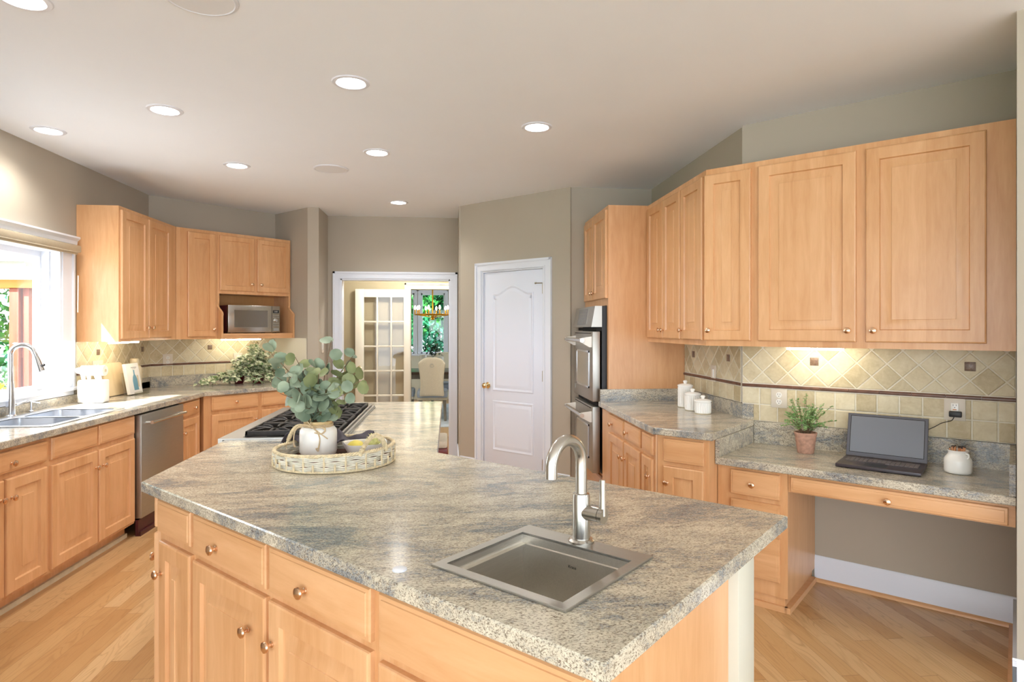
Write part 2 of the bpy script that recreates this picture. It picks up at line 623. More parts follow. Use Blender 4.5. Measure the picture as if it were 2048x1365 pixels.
def solo(name, mb, mat, label, cat, fr, org, group=None, kind=None, smooth=35, mod=None):
    me = mesh_of(name, mb, mat, org, smooth)
    o = bpy.data.objects.new(name, me)
    COL.objects.link(o)
    o.location = fr.w(*org)
    o.rotation_euler = (0, 0, fr.rz)
    props(o, label, cat, group, kind)
    if mod: mod(o)
    n = Node(); n.o = o; n.fr = fr; n.org = Vector(org)
    return n


def struct(name, mb, mat, fr=F0, org=(0, 0, 0), smooth=35):
    return solo(name, mb, mat, None, None, fr, org, kind='structure', smooth=smooth)


def copy_tree(o, parent=None):
    c = o.copy()
    COL.objects.link(c)
    if parent is not None: c.parent = parent
    for ch in list(o.children): copy_tree(ch, c)
    return c


def polyl(fr, pts):
    return [fr.l(*p) for p in pts]


def wp(a, b):
    """plan point from the diagonal axes a, b"""
    return ((a + b) * S2, (b - a) * S2)

# ================================================================== THE SETTING
CH = 2.76
struct('floor', MB().box(-3.03, 4.6, -3, 13.3, -.08, 0), 'floor')
struct('ceiling', MB().box(-3.03, 4.6, -3, 13.3, CH, CH + .1), 'ceil')
struct('ceiling_sun_block', MB().box(-5.8, 4.6, -5.6, -3, CH, CH + .1).box(-5.8, -3.03, -3, -.5, CH, CH + .1), 'ceil')  # unseen overhang added to keep sun off the floor behind the camera
struct('wall_right', MB().box(-1.345, .0, 3.95, 4.07, 0, CH), 'wall', FR)
struct('wall_nook', MB().box(0, 3.2, 3.22, 4.07, 0, CH), 'wall', FR)
struct('wall_oven_side', MB().prism([(1.855, 3.745), (1.97, 3.70), (1.97, 5.66), (1.855, 5.66)], 0, CH), 'wall')
struct('wall_oven_back', MB().box(1.10, 1.855, 5.54, 5.66, 0, CH), 'wall')
pw = MB()
pw.box(-4.535, -4.203, 4.68, 4.80, 0, CH).box(-3.425, -3.135, 4.68, 4.80, 0, CH).box(-4.203, -3.425, 4.68, 4.80, 2.053, CH)
struct('wall_pantry', pw, 'wall', FR)
struct('wall_passage', MB().box(.105, .22, 6.50, 7.34, 0, CH), 'wall')
bw = MB()
bw.box(-1.95, -1.232, 7.22, 7.34, 0, CH).box(.012, .105, 7.22, 7.34, 0, CH).box(-1.232, .012, 7.22, 7.34, 2.045, CH)
struct('wall_back', bw, 'wall')
struct('wall_corner', MB().prism([(-1.373, 6.725), (-1.373, 7.22), (-1.95, 7.22), (-1.95, 7.197), wp(-5.815, 3.71), (-1.488, 6.725)], 0, CH), 'wall')
struct('wall_left_diagonal', MB().box(2.39, 3.73, 6.46, 6.58, 0, CH), 'wall', FD)
wl = MB()
wl.box(-3.03, -2.87, -.5, 3.45, 0, CH).box(-3.03, -2.87, -3, -.5, 2.3, CH).box(-3.03, -2.87, 4.91, 6.34, 0, CH)
wl.box(-3.03, -2.87, 3.45, 4.91, 0, 1.03).box(-3.03, -2.87, 3.45, 4.91, 2.07, CH)
struct('wall_left', wl, 'wall')
# hall and dining room behind
hw = MB()
hw.box(-2.4, -.54, 8.9, 9.02, 0, CH).box(.5, 2.4, 8.9, 9.02, 0, CH).box(-.54, .5, 8.9, 9.02, 2.035, CH)
struct('wall_hall', hw, 'wallhall')
struct('wall_hall_left', MB().box(-2.4, -2.28, 7.34, 8.9, 0, CH), 'wallhall')
struct('wall_hall_right', MB().box(2.28, 2.4, 7.34, 8.9, 0, CH), 'wallhall')
struct('wall_hall_front', MB().box(-2.4, -1.95, 7.22, 7.34, 0, CH).box(.105, 2.4, 7.34, 7.46, 0, CH), 'wallhall')
dw = MB()
WX = [(-1.25, -.716), (-.582, -.086), (.05, .56)]
xs = [-3.0] + [x for p in WX for x in p] + [3.0]
for i in range(0, len(xs), 2): dw.box(xs[i], xs[i + 1], 13.0, 13.12, 0, CH)
dw.box(-3, 3, 13.001, 13.12, 0, .95).box(-3, 3, 13.001, 13.12, 2.21, CH)
struct('wall_dining', dw, 'wallwhite')
struct('wall_dining_right', MB().box(2.88, 3.0, 9.02, 13, 0, .9).box(2.88, 3.0, 9.02, 13, 2.2, CH).box(2.88, 3.0, 9.02, 10.2, .9, 2.2).box(2.88, 3.0, 11.8, 13, .9, 2.2), 'wallwhite')
struct('wall_east', MB().box(4.5, 4.6, -3, -.6, 0, CH).box(4.5, 4.6, -.6, 1.3, 2.2, CH), 'wall')
struct('wall_dining_left', MB().box(-3.0, -2.88, 9.02, 13, 0, CH), 'wallwhite')


def casing(mb, u0, u1, zt, v, wd=.085, sill=None):
    """door or window casing around an opening; v is the wall face"""
    zb = 0 if sill is None else sill
    for a, b in ((u0 - wd, u0), (u1, u1 + wd)):
        mb.box(a, b, v - .016, v, zb, zt)
    mb.box(u0 - wd, u1 + wd, v - .016, v, zt, zt + wd)
    k = .022
    mb.box(u0 - wd, u0 - wd + k, v - .026, v - .016, zb, zt + wd)
    mb.box(u1 + wd - k, u1 + wd, v - .026, v - .016, zb, zt + wd)
    mb.box(u0 - wd, u1 + wd, v - .026, v - .016, zt + wd - k, zt + wd)
    for a, b in ((u0 - .014, u0 - .006), (u1 + .006, u1 + .014)):
        mb.box(a, b, v - .021, v - .016, zb, zt + .006)
    mb.box(u0 - .014, u1 + .014, v - .021, v - .016, zt + .006, zt + .014)
    return mb


struct('trim_1', casing(MB(), -1.232, .012, 2.045, 7.22, .082), 'trim')
jb = MB().box(-1.232, -1.215, 7.215, 7.345, 0, 2.045).box(-.005, .012, 7.215, 7.345, 0, 2.045).box(-1.232, .012, 7.215, 7.345, 2.03, 2.045)
struct('trim_2', jb, 'trim')
struct('trim_3', casing(MB(), -.54, .5, 2.035, 8.9, .085), 'trimwarm')
# pantry casing belongs to the wall
struct('trim_4', casing(MB(), -4.205, -3.423, 2.055, 4.68, .085), 'trim', FR)

# pantry door
d = thing('door_1', None, None, FR, (-3.81, 4.70, 0), kind='structure')
part(d, 'door_frame', MB().box(-4.203, -4.190, 4.67, 4.80, 0, 2.053).box(-3.438, -3.425, 4.67, 4.80, 0, 2.053).box(-4.19, -3.438, 4.67, 4.80, 2.043, 2.053), 'trim')
leaf = MB().cbox(-4.186, -3.442, 4.687, 4.722, .012, 2.038, .002)
part(d, 'door_leaf', leaf, 'doorw')


def ring_mould(mb, outline, v, prof):
    """prof: (inset, height) pairs swept round a closed (u, z) outline, sitting proud of v"""
    n = len(outline)
    L = []
    for ins, h in prof:
        o = offset_poly(outline, ins)
        L.append([(p[0], v - h, p[1]) for p in o])
    vs = [p for l in L for p in l]; fs = []
    for k in range(len(L) - 1):
        for i in range(n):
            j = (i + 1) % n
            fs.append((k * n + i, k * n + j, (k + 1) * n + j, (k + 1) * n + i))
    mb.add(vs, fs)
    return mb


def arch_outline(u0, u1, z0, z1, rise):
    pts = [(u0, z0), (u1, z0), (u1, z1 - rise)]
    N = 28
    for i in range(1, N):
        t = i / N
        s = .5 - .5 * math.cos(2 * PI * min(1, max(0, (t - .1) / .8)))
        pts.append((u1 + (u0 - u1) * t, z1 - rise + rise * s ** .8))
    pts.append((u0, z1 - rise))
    return pts


prof = [(-.004, -.001), (0, .006), (.008, .008), (.016, .004), (.026, .0005), (.034, .003), (.055, .0065)]
pm = MB()
o1 = arch_outline(-4.068, -3.56, .86, 1.90, .075)
ring_mould(pm, o1, 4.687, prof)
inn = offset_poly(o1, .055)
pm.vprism(inn, 4.6805, 4.688)
o2 = [(-4.068, .265), (-3.56, .265), (-3.56, .755), (-4.068, .755)]
ring_mould(pm, o2, 4.687, prof)
pm.vprism(offset_poly(o2, .055), 4.6805, 4.688)
part(d, 'door_panel', pm, 'doorw')
kb = MB().lathe([(.001, 0), (.032, .001), (.032, .006), (.012, .012), (.011, .03), (.022, .038), (.029, .05), (.027, .062), (.014, .068), (.001, .069)], (-4.135, 4.687, .905), '-v')
part(d, 'door_knob', kb, 'brass')
for z in (1.855, 1.03, .2):
    part(d, 'hinge', MB().box(-3.449, -3.438, 4.678, 4.688, z - .045, z + .045).tube([(-3.443, 4.676, z - .05), (-3.443, 4.676, z + .05)], .006), 'hingem')
part(d, 'door_stop', MB().tube([(-3.443, 4.67, 1.905), (-3.50, 4.655, 1.905)], .005).tube([(-3.50, 4.655, 1.905), (-3.515, 4.65, 1.905)], .009), 'hingem')

# french door standing open against the hall wall
d = thing('door_2', None, None, F0, (-.93, 8.84, 0), kind='structure')
fu0, fu1 = -1.306, -.546
gx = [-1.183, -1.023, -.985, -.829, -.792, -.640]
fd = MB().cbox(fu0, -1.187, 8.825, 8.865, .01, 2.03, .002).cbox(-.636, fu1, 8.825, 8.865, .01, 2.03, .002)
fd.box(-1.187, -.636, 8.826, 8.864, 1.917, 2.028).box(-1.187, -.636, 8.826, 8.864, .012, .19)
part(d, 'door_frame', fd, 'trimwarm')
mu = MB()
for x in (-1.004, -.8105): mu.cbox(x - .012, x + .012, 8.825, 8.865, .19, 1.917, .004)
for k in range(1, 5): mu.cbox(-1.187, -.636, 8.827, 8.863, 1.917 - k * .3454 - .012, 1.917 - k * .3454 + .012, .004)
part(d, 'muntin', mu, 'trimwarm')
part(d, 'glass_pane', MB().box(-1.187, -.636, 8.843, 8.847, .19, 1.917), 'glass')
part(d, 'door_knob', MB().lathe([(.001, 0), (.03, .001), (.03, .006), (.01, .012), (.01, .03), (.027, .042), (.025, .055), (.001, .062)], (-1.245, 8.825, .925), '-v'), 'brass')

# dining windows
for i, (a, b) in enumerate(WX):
    d = thing('window_%d' % (i + 2), None, None, F0, ((a + b) / 2, 13.05, .95), kind='structure')
    f = MB().box(a, a + .03, 13.02, 13.1, .95, 2.21).box(b - .03, b, 13.02, 13.1, .95, 2.21).box(a, b, 13.02, 13.1, .95, .985).box(a, b, 13.02, 13.1, 2.175, 2.21)
    casing(f, a, b, 2.21, 13.0, .062, .93)
    f.box(a - .07, b + .07, 12.93, 13.02, .91, .95)
    part(d, 'window_frame', f, 'trim')
    part(d, 'glass_pane', MB().box(a + .03, b - .03, 13.06, 13.064, .985, 2.175), 'glass')

# kitchen window over the sink (frame u = world y, v = -world x)
d = thing('window_1', None, None, FL, (4.2, 2.95, 1.03), kind='structure')
f = MB()
f.box(3.45, 3.475, 2.86, 3.05, 1.03, 2.07).box(4.888, 4.91, 2.86, 3.05, 1.03, 2.07).box(3.475, 4.888, 2.86, 3.05, 2.045, 2.07)
f.box(4.862, 4.888, 2.985, 3.03, 1.03, 2.045).box(3.475, 3.505, 2.985, 3.03, 1.03, 2.045)
f.box(3.505, 4.862, 2.985, 3.03, 1.03, 1.06).box(3.505, 4.862, 2.985, 3.03, 2.005, 2.045)
f.box(4.876, 4.888, 2.93, 2.985, 1.03, 2.045)
part(d, 'window_frame', f, 'trim')
f = MB()
f.box(4.91, 5.045, 2.852, 2.87, 1.03, 2.07).box(3.36, 3.45, 2.852, 2.87, 1.03, 2.07)
f.box(5.025, 5.045, 2.843, 2.852, 1.03, 2.07)
f.box(3.36, 5.045, 2.852, 2.87, 2.07, 2.155)
f.uprism([(2.87, 2.11), (2.852, 2.11), (2.838, 2.12), (2.835, 2.145), (2.815, 2.165), (2.815, 2.178), (2.87, 2.178)], 3.34, 5.062)
part(d, 'window_casing', f, 'trim')
part(d, 'window_sill', MB().cbox(3.33, 5.075, 2.825, 3.0, 1.008, 1.034, .006).box(3.36, 5.045, 2.854, 2.87, .975, 1.008), 'trim')
part(d, 'glass_pane', MB().box(3.505, 4.862, 3.005, 3.009, 1.06, 2.005), 'glass')

solo('roller_shade', MB().cbox(3.37, 5.035, 2.79, 2.848, 2.055, 2.108, .01).box(3.38, 5.025, 2.815, 2.819, 2.04, 2.06),
     'shade', 'beige roller shade rolled up at the top of the window over the sink', 'shade', FL, (4.2, 2.82, 2.08))
solo('shade_pull', MB().tube([(5.005, 2.80, 1.88), (5.0, 2.80, 1.60)], .0035, 6), 'whitep', 'thin white shade pull hanging down at the right edge of the window', 'shade pull', FL, (5.0, 2.80, 1.60))

# baseboards
def baseb(name, fr, u0, u1, v, mat='trim', shoe=True):
    mb = MB().uprism([(v, .0), (v - .014, 0), (v - .014, .118), (v - .009, .128), (v - .009, .137), (v - .004, .148), (v, .148)], u0, u1)
    n = struct(name, mb, mat, fr)
    if shoe:
        o = part(n, 'shoe_moulding', MB().uprism([(v - .014, 0), (v - .032, 0), (v - .030, .010), (v - .024, .016), (v - .014, .019)], u0, u1), 'woodh')
    return n


baseb('baseboard_right', FR, -.92, 0, 3.95)
nb = MB().box(-.014, 0, 3.236, 3.936, 0, .140).box(-.03, -.014, 3.236, 3.92, 0, .018)
struct('baseboard_nook', MB().box(-.014, 0, 3.206, 3.936, 0, .140), 'trim', FR)
struct('trim_5', MB().box(-.03, -.014, 3.236, 3.918, 0, .018), 'woodh', FR)
baseb('baseboard_near', FR, -.014, 3.2, 3.22, shoe=False)
baseb('baseboard_pantry', FR, -3.338, -3.135, 4.68, shoe=False)
baseb('baseboard_pantry_left', FR, -4.535, -4.292, 4.68, shoe=False)
baseb('baseboard_hall', F0, -2.2, -.63, 8.9, 'trimwarm', shoe=False)
struct('baseboard_passage', MB().box(.09, .105, 6.51, 7.2, 0, .14), 'trim')
struct('trim_6', MB().box(.088, .105, 7.19, 7.22, .0, .14), 'trim')

# ground outside
struct('ground', MB().box(-30, -3.03, -12, 40, -.5, -.3).box(-3.03, 30, 13.3, 40, -.5, -.3), 'grass')
struct('ground_bounce_slab', MB().box(-9, -3.04, -9, 7.0, -.3, -.12).box(-3.03, 9, -9, -3.01, -.3, -.12), 'paver')  # unseen grey paving added so grass bounces less green onto the ceiling
struct('ground_terrace', MB().box(-4, 5, 13.31, 15.2, -.3, -.12), 'paver')

# ceiling fixtures
CANS = [(-.508, 3.289, 'largest recessed ceiling light, above the middle of the island'),
        (-1.656, 3.813, 'recessed ceiling light left of the largest one, between sink and island'),
        (-2.577, 4.284, 'recessed ceiling light closest to the window wall'),
        (-1.657, 5.054, 'recessed ceiling light in front of the left upper cabinets'),
        (-.522, 4.578, 'recessed ceiling light just right of the far round speaker'),
        (.555, 3.896, 'recessed ceiling light nearest the right wall cabinets'),
        (-.512, 6.373, 'small far recessed ceiling light before the cased doorway'),
        (-1.646, 2.581, 'recessed ceiling light cut off at the top left corner of the photo')]
for x, y, lab in CANS:
    t = thing('recessed_light', 'white round ' + lab, 'ceiling light', F0, (x, y, CH), 'recessed ceiling lights')
    part(t, 'trim_ring', MB().lathe([(.074, CH - .002), (.076, CH - .007), (.094, CH - .005), (.099, CH - .0005)], (x, y, 0), 'z', 40, caps=False), 'trim')
    part(t, 'reflector', MB().lathe([(.076, CH - .006), (.072, CH - .0035)], (x, y, 0), 'z', 40, caps=False), 'ceil')
    part(t, 'lamp_lens', MB().lathe([(.0005, CH - .0032), (.073, CH - .003), (.073, CH - .001)], (x, y, 0), 'z', 40, caps=False), 'lens')
    la = bpy.data.lights.new('downlight', 'SPOT')
    la.energy = 15; la.spot_size = math.radians(150); la.spot_blend = .9; la.shadow_soft_size = .06; la.color = (1, .96, .91)
    lo = bpy.data.objects.new('downlight', la); COL.objects.link(lo)
    lo.parent = t.o; lo.location = (0, 0, -.075)
for x, y, lab in [(-.958, 2.503, 'round white ceiling speaker cut off at the top edge of the photo'), (-.943, 5.089, 'far round white ceiling speaker among the recessed lights')]:
    t = thing('ceiling_speaker', lab, 'speaker', F0, (x, y, CH), 'ceiling speakers')
    part(t, 'speaker_ring', MB().lathe([(.122, CH - .006), (.126, CH - .008), (.137, CH - .004), (.139, CH - .0005)], (x, y, 0), 'z', 48, caps=False), 'trim')
    part(t, 'grille', MB().lathe([(.0005, CH - .006), (.122, CH - .006), (.122, CH - .001)], (x, y, 0), 'z', 48, caps=False), 'speaker')

# ================================================================== CABINETS
def knob(par, u, z, v):
    mb = MB().lathe([(.001, 0), (.0085, .0005), (.0085, .003), (.005, .006), (.0045, .013), (.007, .016)], (u, v, z), '-v', 16)
    mb.lathe([(.006, .015), (.0135, .0175), (.0165, .022), (.015, .027), (.008, .0305), (.001, .0315)], (u, v, z), '-v', 20)
    part(par, 'knob', mb, 'knob', 'satin copper nickel knob')


def door(par, u0, u1, z0, z1, v, kn=None, st=.058):
    T = .02
    w_ = min(u1 - u0, z1 - z0)
    st = min(st, w_ * .30)
    bv = min(.045, w_ * .5 - st - .014)
    loops = [(0, v + T), (0, v + .007), (.0022, v + .0022), (.007, v), (st, v), (st + .0015, v + .005), (st + .004, v + .0115), (st + .008, v + .012),
             (st + .008 + bv, v + .003), (st + .009 + bv, v + .0005)]
    d = part(par, 'door', MB().panel(u0, u1, z0, z1, loops), 'wood', smooth=20)
    if kn: knob(d, kn[0], kn[1], v)
    return d


def drawer(par, u0, u1, z0, z1, v, kn=None):
    T = .02
    loops = [(0, v + T), (0, v + .008), (.003, v + .0035), (.009, v + .0028), (.012, v + .0028), (.0135, v + .0002), (.016, v)]
    d = part(par, 'drawer', MB().panel(u0, u1, z0, z1, loops), 'woodh', smooth=20)
    if kn: knob(d, kn[0], kn[1], v)
    return d


def shell(mb, u0, u1, v0, v1, z0, z1, t=.018, top=False):
    mb.box(u0, u0 + t, v0, v1, z0, z1).box(u1 - t, u1, v0, v1, z0, z1)
    mb.box(u0 + t, u1 - t, v0, v0 + t, z0, z1).box(u0 + t, u1 - t, v1 - t, v1, z0, z1)
    mb.box(u0 + t, u1 - t, v0 + t, v1 - t, z0, z0 + t)
    if top: mb.box(u0 + t, u1 - t, v0 + t, v1 - t, z1 - t, z1)
    return mb


UZ0, UZ1 = 1.375, 2.437
# ---- right wall cabinets, run facing the window side (FX: u=-y, v=x)
PX = Frame.l
c1 = thing('wall_cabinet', 'tall maple wall cabinet with two slim doors next to the oven tower', 'wall cabinet', FX, (-4.33, 1.70, UZ0), 'maple wall cabinets on the right')
part(c1, 'cabinet_body', MB().box(-4.70, -3.985, 1.545, 1.85, UZ0, UZ1), 'wood')
door(c1, -4.675, -4.328, 1.408, 2.40, 1.525, (-4.355, 1.468))
door(c1, -4.322, -3.995, 1.408, 2.40, 1.525, (-4.295, 1.468))
c2 = thing('wall_cabinet', 'maple corner wall cabinet with one narrow and one medium door at the bend', 'wall cabinet', FX, (-3.80, 1.70, UZ0), 'maple wall cabinets on the right')
cw = wp(-1.165, 3.64); cw2 = wp(-1.165, 3.94)
part(c2, 'cabinet_body', MB().prism(polyl(FX, [(1.545, 3.985), (1.545, 3.602), cw, cw2, wp(-1.345, 3.945), (1.85, 3.75), (1.85, 3.985)]), UZ0, UZ1), 'wood')
door(c2, -3.975, -3.632, 1.408, 2.40, 1.525, (-3.945, 1.468))


def part_in(par, fr, name, mb, mat, label=None):
    """a part whose own coordinates are given in another frame"""
    m = MB()
    for p in mb.v:
        q = fr.w(p.x, p.y, p.z)
        l = par.fr.l(q.x, q.y)
        m.v.append(Vector((l[0], l[1], p.z)))
    m.f = mb.f
    return part(par, name, m, mat, label, smooth=20)


# the second door of the corner cabinet lies in the other plane of the bend
def door_other(par, fr, u0, u1, z0, z1, v, kn, dr=False):
    """door or drawer front placed in frame fr on a thing standing in another frame"""
    w0 = fr.w((u0 + u1) / 2, v, z0)
    sub = Node(); sub.fr = fr; sub.org = Vector(((u0 + u1) / 2, v, z0))
    if dr: loops = [(0, v + .02), (0, v + .008), (.003, v + .0035), (.009, v + .0028), (.012, v + .0028), (.0135, v + .0002), (.016, v)]
    else:
        st = min(.058, (u1 - u0) * .3)
        loops = [(0, v + .02), (0, v + .007), (.0022, v + .0022), (.007, v), (st, v), (st + .0015, v + .005), (st + .004, v + .0115), (st + .008, v + .012),
                 (st + .05, v + .003), (st + .051, v + .0005)]
    nm = 'drawer' if dr else 'door'
    me = mesh_of(nm, MB().panel(u0, u1, z0, z1, loops), 'woodh' if dr else 'wood', sub.org, 20)
    o = bpy.data.objects.new(nm, me); COL.objects.link(o)
    o.parent = par.o
    l = par.fr.l(w0.x, w0.y)
    o.location = Vector((l[0], l[1], z0)) - par.org
    o.rotation_euler = (0, 0, fr.rz - par.fr.rz)
    sub.o = o
    if kn: knob(sub, kn[0], kn[1], v)
    return sub


door_other(c2, FR, -1.462, -1.186, 1.408, 2.40, 3.62, (-1.43, 1.468))
c3 = thing('wall_cabinet', 'widest maple wall cabinet, two broad doors and a filler, above the laptop', 'wall cabinet', FR, (-.58, 3.79, UZ0), 'maple wall cabinets on the right')
part(c3, 'cabinet_body', MB().box(-1.165, -.002, 3.64, 3.945, UZ0, UZ1), 'wood')
door(c3, -1.145, -.648, 1.408, 2.405, 3.62, (-.685, 1.468), st=.062)
door(c3, -.604, -.109, 1.408, 2.405, 3.62, (-.568, 1.468), st=.062)

# ---- oven tower
ot = thing('oven_tower_cabinet', 'tall maple cabinet housing the double wall oven, doors on top', 'tall cabinet', FX, (-5.1, 1.5, 0), None)
tb = MB()
tb.box(-4.718, -4.70, 1.229, 1.853, 0, UZ1).box(-5.53, -5.512, 1.229, 1.853, 0, UZ1)
tb.box(-5.512, -4.718, 1.836, 1.853, .1, UZ1)
tb.box(-5.512, -4.718, 1.249, 1.835, UZ1 - .018, UZ1).box(-5.512, -4.718, 1.249, 1.835, 1.66, 1.70)
tb.box(-5.512, -4.718, 1.229, 1.249, 1.66, UZ1)
tb.box(-5.512, -4.718, 1.249, 1.835, .305, .335).box(-5.512, -4.718, 1.229, 1.249, .0, .335)
tb.box(-5.512, -5.455, 1.229, 1.249, .335, 1.66).box(-4.742, -4.718, 1.229, 1.249, .335, 1.66)
part(ot, 'cabinet_body', tb, 'wood')
door(ot, -5.49, -5.145, 1.715, 2.405, 1.209, (-5.175, 1.775))
door(ot, -5.138, -4.725, 1.715, 2.405, 1.209, (-5.108, 1.775))
drawer(ot, -5.46, -4.76, .12, .29, 1.209)

ov = thing('double_wall_oven', 'stainless steel double wall oven with two bar handles and a control panel', 'wall oven', FX, (-5.1, 1.2, .335), None)
O0, O1 = -5.452, -4.748
part(ov, 'oven_body', MB().box(O0 + .004, O1 - .004, 1.19, 1.78, .34, 1.655), 'black')
cp = MB().uprism([(1.19, 1.655), (1.135, 1.655), (1.105, 1.49), (1.19, 1.49)], O0, O1)
cpp = part(ov, 'control_panel', cp, 'steel')


def on_cp(u0, u1, t0, t1, h):
    """patch lying on the sloping control panel"""
    p = lambda t, k: (1.105 + (1.135 - 1.105) * t - k, 1.49 + .165 * t)
    a0, a1 = p(t0, .0), p(t1, .0); b0, b1 = p(t0, h), p(t1, h)
    return MB().uprism([a0, a1, b1, b0], u0, u1)


part(cpp, 'touch_display', on_cp(-5.30, -4.98, .12, .9, .0015), 'dispgrey')
km = MB()
random.seed(3)
for r_ in range(5):
    for c_ in range(7):
        u = -5.285 + c_ * .044
        m_ = on_cp(u, u + .034 * random.choice((.6, 1, .8)), .16 + r_ * .15, .25 + r_ * .15, .0025)
        km.add(m_.v, m_.f)
part(cpp, 'touch_key', km, 'keypad')
part(cpp, 'display_window', on_cp(-4.97, -4.935, .15, .85, .0015), 'steel')


def oven_door(z0, z1, vent=True):
    d_ = part(ov, 'oven_door', MB().cbox(O0, O1, 1.115, 1.175, z0, z1, .004), 'steel')
    part(d_, 'oven_window', MB().box(O0 + .13, O1 - .13, 1.111, 1.116, z0 + .11, z1 - .17), 'ovglass')
    fr_ = MB()
    a, b, p, q = O0 + .115, O1 - .115, z0 + .095, z1 - .155
    fr_.box(a, b, 1.109, 1.116, p, p + .015).box(a, b, 1.109, 1.116, q - .015, q).box(a, a + .015, 1.109, 1.116, p, q).box(b - .015, b, 1.109, 1.116, p, q)
    part(d_, 'window_trim', fr_, 'chrome')
    h = part(d_, 'handle', MB().tube([(O0 + .015, 1.035, z1 - .07), (O1 - .015, 1.035, z1 - .07)], .0165, 16), 'nickel', 'stainless bar handle')
    for u in (O0 + .03, O1 - .055):
        part(d_, 'handle_bracket', MB().uprism([(1.118, z1 - .04), (1.118, z1 - .125), (1.10, z1 - .125), (1.022, z1 - .083), (1.022, z1 - .056), (1.05, z1 - .05)], u, u + .025), 'whitep')
    if vent:
        vm = MB()
        for i in range(16):
            u = O0 + .05 + i * .038
            vm.box(u, u + .026, 1.113, 1.116, z1 - .018, z1 - .012)
        part(d_, 'vent_slot', vm, 'dark')
    bd = MB().box(O0 + .02, O0 + .075, 1.112, 1.116, z0 + .05, z0 + .085)
    part(d_, 'badge', bd, 'keypad')


oven_door(.905, 1.455)
oven_door(.345, .865)
part(ov, 'vent_strip', MB().box(O0 + .01, O1 - .01, 1.15, 1.19, 1.46, 1.485).box(O0 + .01, O1 - .01, 1.15, 1.19, .87, .90), 'dark')

# ---- right base cabinets
b1 = thing('base_cabinet', 'maple base cabinet with slim drawers and doors beside the double oven', 'base cabinet', FX, (-4.0, 1.5, 0), 'maple base cabinets on the right')
part(b1, 'cabinet_body', MB().prism(polyl(FX, [(1.18, 4.695), (1.18, 3.451), wp(-1.455, 3.39), (1.85, 3.76), (1.85, 4.695)]), .10, .872)
     .box(-4.695, -3.46, 1.24, 1.80, 0, .10), 'wood')
for a, b, kn in ((-4.44, -4.05, (-4.37, .790)), (-4.042, -3.69, (-3.985, .795)), (-3.668, -3.345 - .125, None)):
    pass
drawer(b1, -4.445, -4.055, .745, .855, 1.16, (-4.335, .792))
drawer(b1, -4.038, -3.695, .745, .855, 1.16, (-3.95, .795))
drawer(b1, -3.66, -3.475, .745, .855, 1.16)
door(b1, -4.445, -4.055, .13, .72, 1.16, (-4.085, .612))
door(b1, -4.038, -3.695, .13, .72, 1.16, (-4.008, .612))
door(b1, -3.66, -3.475, .13, .72, 1.16, (-3.50, .62))
b2 = thing('base_cabinet', 'maple base cabinet at the right counter corner with one drawer and door', 'base cabinet', FR, (-1.43, 3.6, 0), 'maple base cabinets on the right')
part(b2, 'cabinet_body', MB().prism(polyl(FR, [wp(-1.594, 3.275), wp(-1.292, 3.275), wp(-1.292, 3.93), wp(-1.35, 3.93), wp(-1.45, 3.40)]), .10, .872)
     .box(-1.50, -1.292, 3.34, 3.9, 0, .1), 'wood')
drawer(b2, -1.553, -1.318, .727, .858, 3.255)
door(b2, -1.553, -1.318, .13, .703, 3.255, (-1.528, .61))
b3 = thing('desk_drawer_cabinet', 'maple three drawer cabinet carrying the left end of the desk counter', 'drawer cabinet', FR, (-1.09, 3.65, 0), None)
tb = MB().box(-1.288, -.92, 3.39, 3.945, .072, .728).box(-1.288, -.935, 3.40, 3.945, 0, .072)
part(b3, 'cabinet_body', tb, 'wood')
part(b3, 'base_moulding', MB().box(-1.288, -.922, 3.382, 3.40, 0, .03).box(-.935, -.905, 3.382, 3.91, 0, .03), 'woodh')
drawer(b3, -1.213, -.957, .580, .712, 3.37, (-1.092, .645))
drawer(b3, -1.213, -.957, .402, .555, 3.37, (-1.092, .49))
drawer(b3, -1.213, -.957, .15, .38, 3.37, (-1.092, .262))
b4 = thing('desk_apron_cabinet', 'long shallow maple apron with one pencil drawer under the laptop counter', 'desk apron', FR, (-.46, 3.5, .63), None)
part(b4, 'apron', MB().box(-.918, -.004, 3.39, 3.41, .632, .728).box(-.918, -.9, 3.41, 3.945, .632, .728).box(-.022, -.004, 3.41, 3.94, .632, .728).box(-.9, -.022, 3.41, 3.6, .632, .645), 'woodh')
drawer(b4, -.903, -.028, .638, .714, 3.37, (-.47, .667))

# ---- counters on the right
def bev(wd=.004, seg=2):
    def f(o):
        m = o.modifiers.new('bevel', 'BEVEL'); m.width = wd; m.segments = seg; m.limit_method = 'ANGLE'; m.angle_limit = math.radians(40)
    return f


rc = [(1.15, 4.697), (1.15, 3.413), wp(-1.60, 3.245), wp(-1.265, 3.245), wp(-1.265, 3.945), (1.853, 3.75), (1.853, 4.697)]
rcc = thing('countertop', 'polished granite countertop beside the oven carrying three ribbed canisters', 'countertop', F0, (1.5, 4.0, .874))
part(rcc, 'slab', MB().prism(rc, .874, .914, ch=.004), 'granite')
sp = MB().box(1.16, 1.832, 4.675, 4.697, .9145, 1.008)
sp.prism([(1.832, 4.675), (1.832, 3.719), (1.853, 3.742), (1.853, 4.675)], .9145, 1.008)
sp.prism([(1.832, 3.719), wp(-1.268, 3.925), wp(-1.268, 3.948), (1.853, 3.742)], .9145, 1.008)
part(rcc, 'backsplash_strip', sp, 'granite2')
dc = thing('desk_countertop', 'lower polished granite desk counter under the laptop', 'countertop', FR, (-.64, 3.65, .73))
part(dc, 'slab', MB().prism([(-1.288, 3.352), (-.003, 3.352), (-.003, 3.948), (-1.288, 3.948)], .73, .77, ch=.004), 'granite')
part(dc, 'backsplash_strip', MB().box(-1.264, -.026, 3.926, 3.948, .7705, .905), 'granite2')
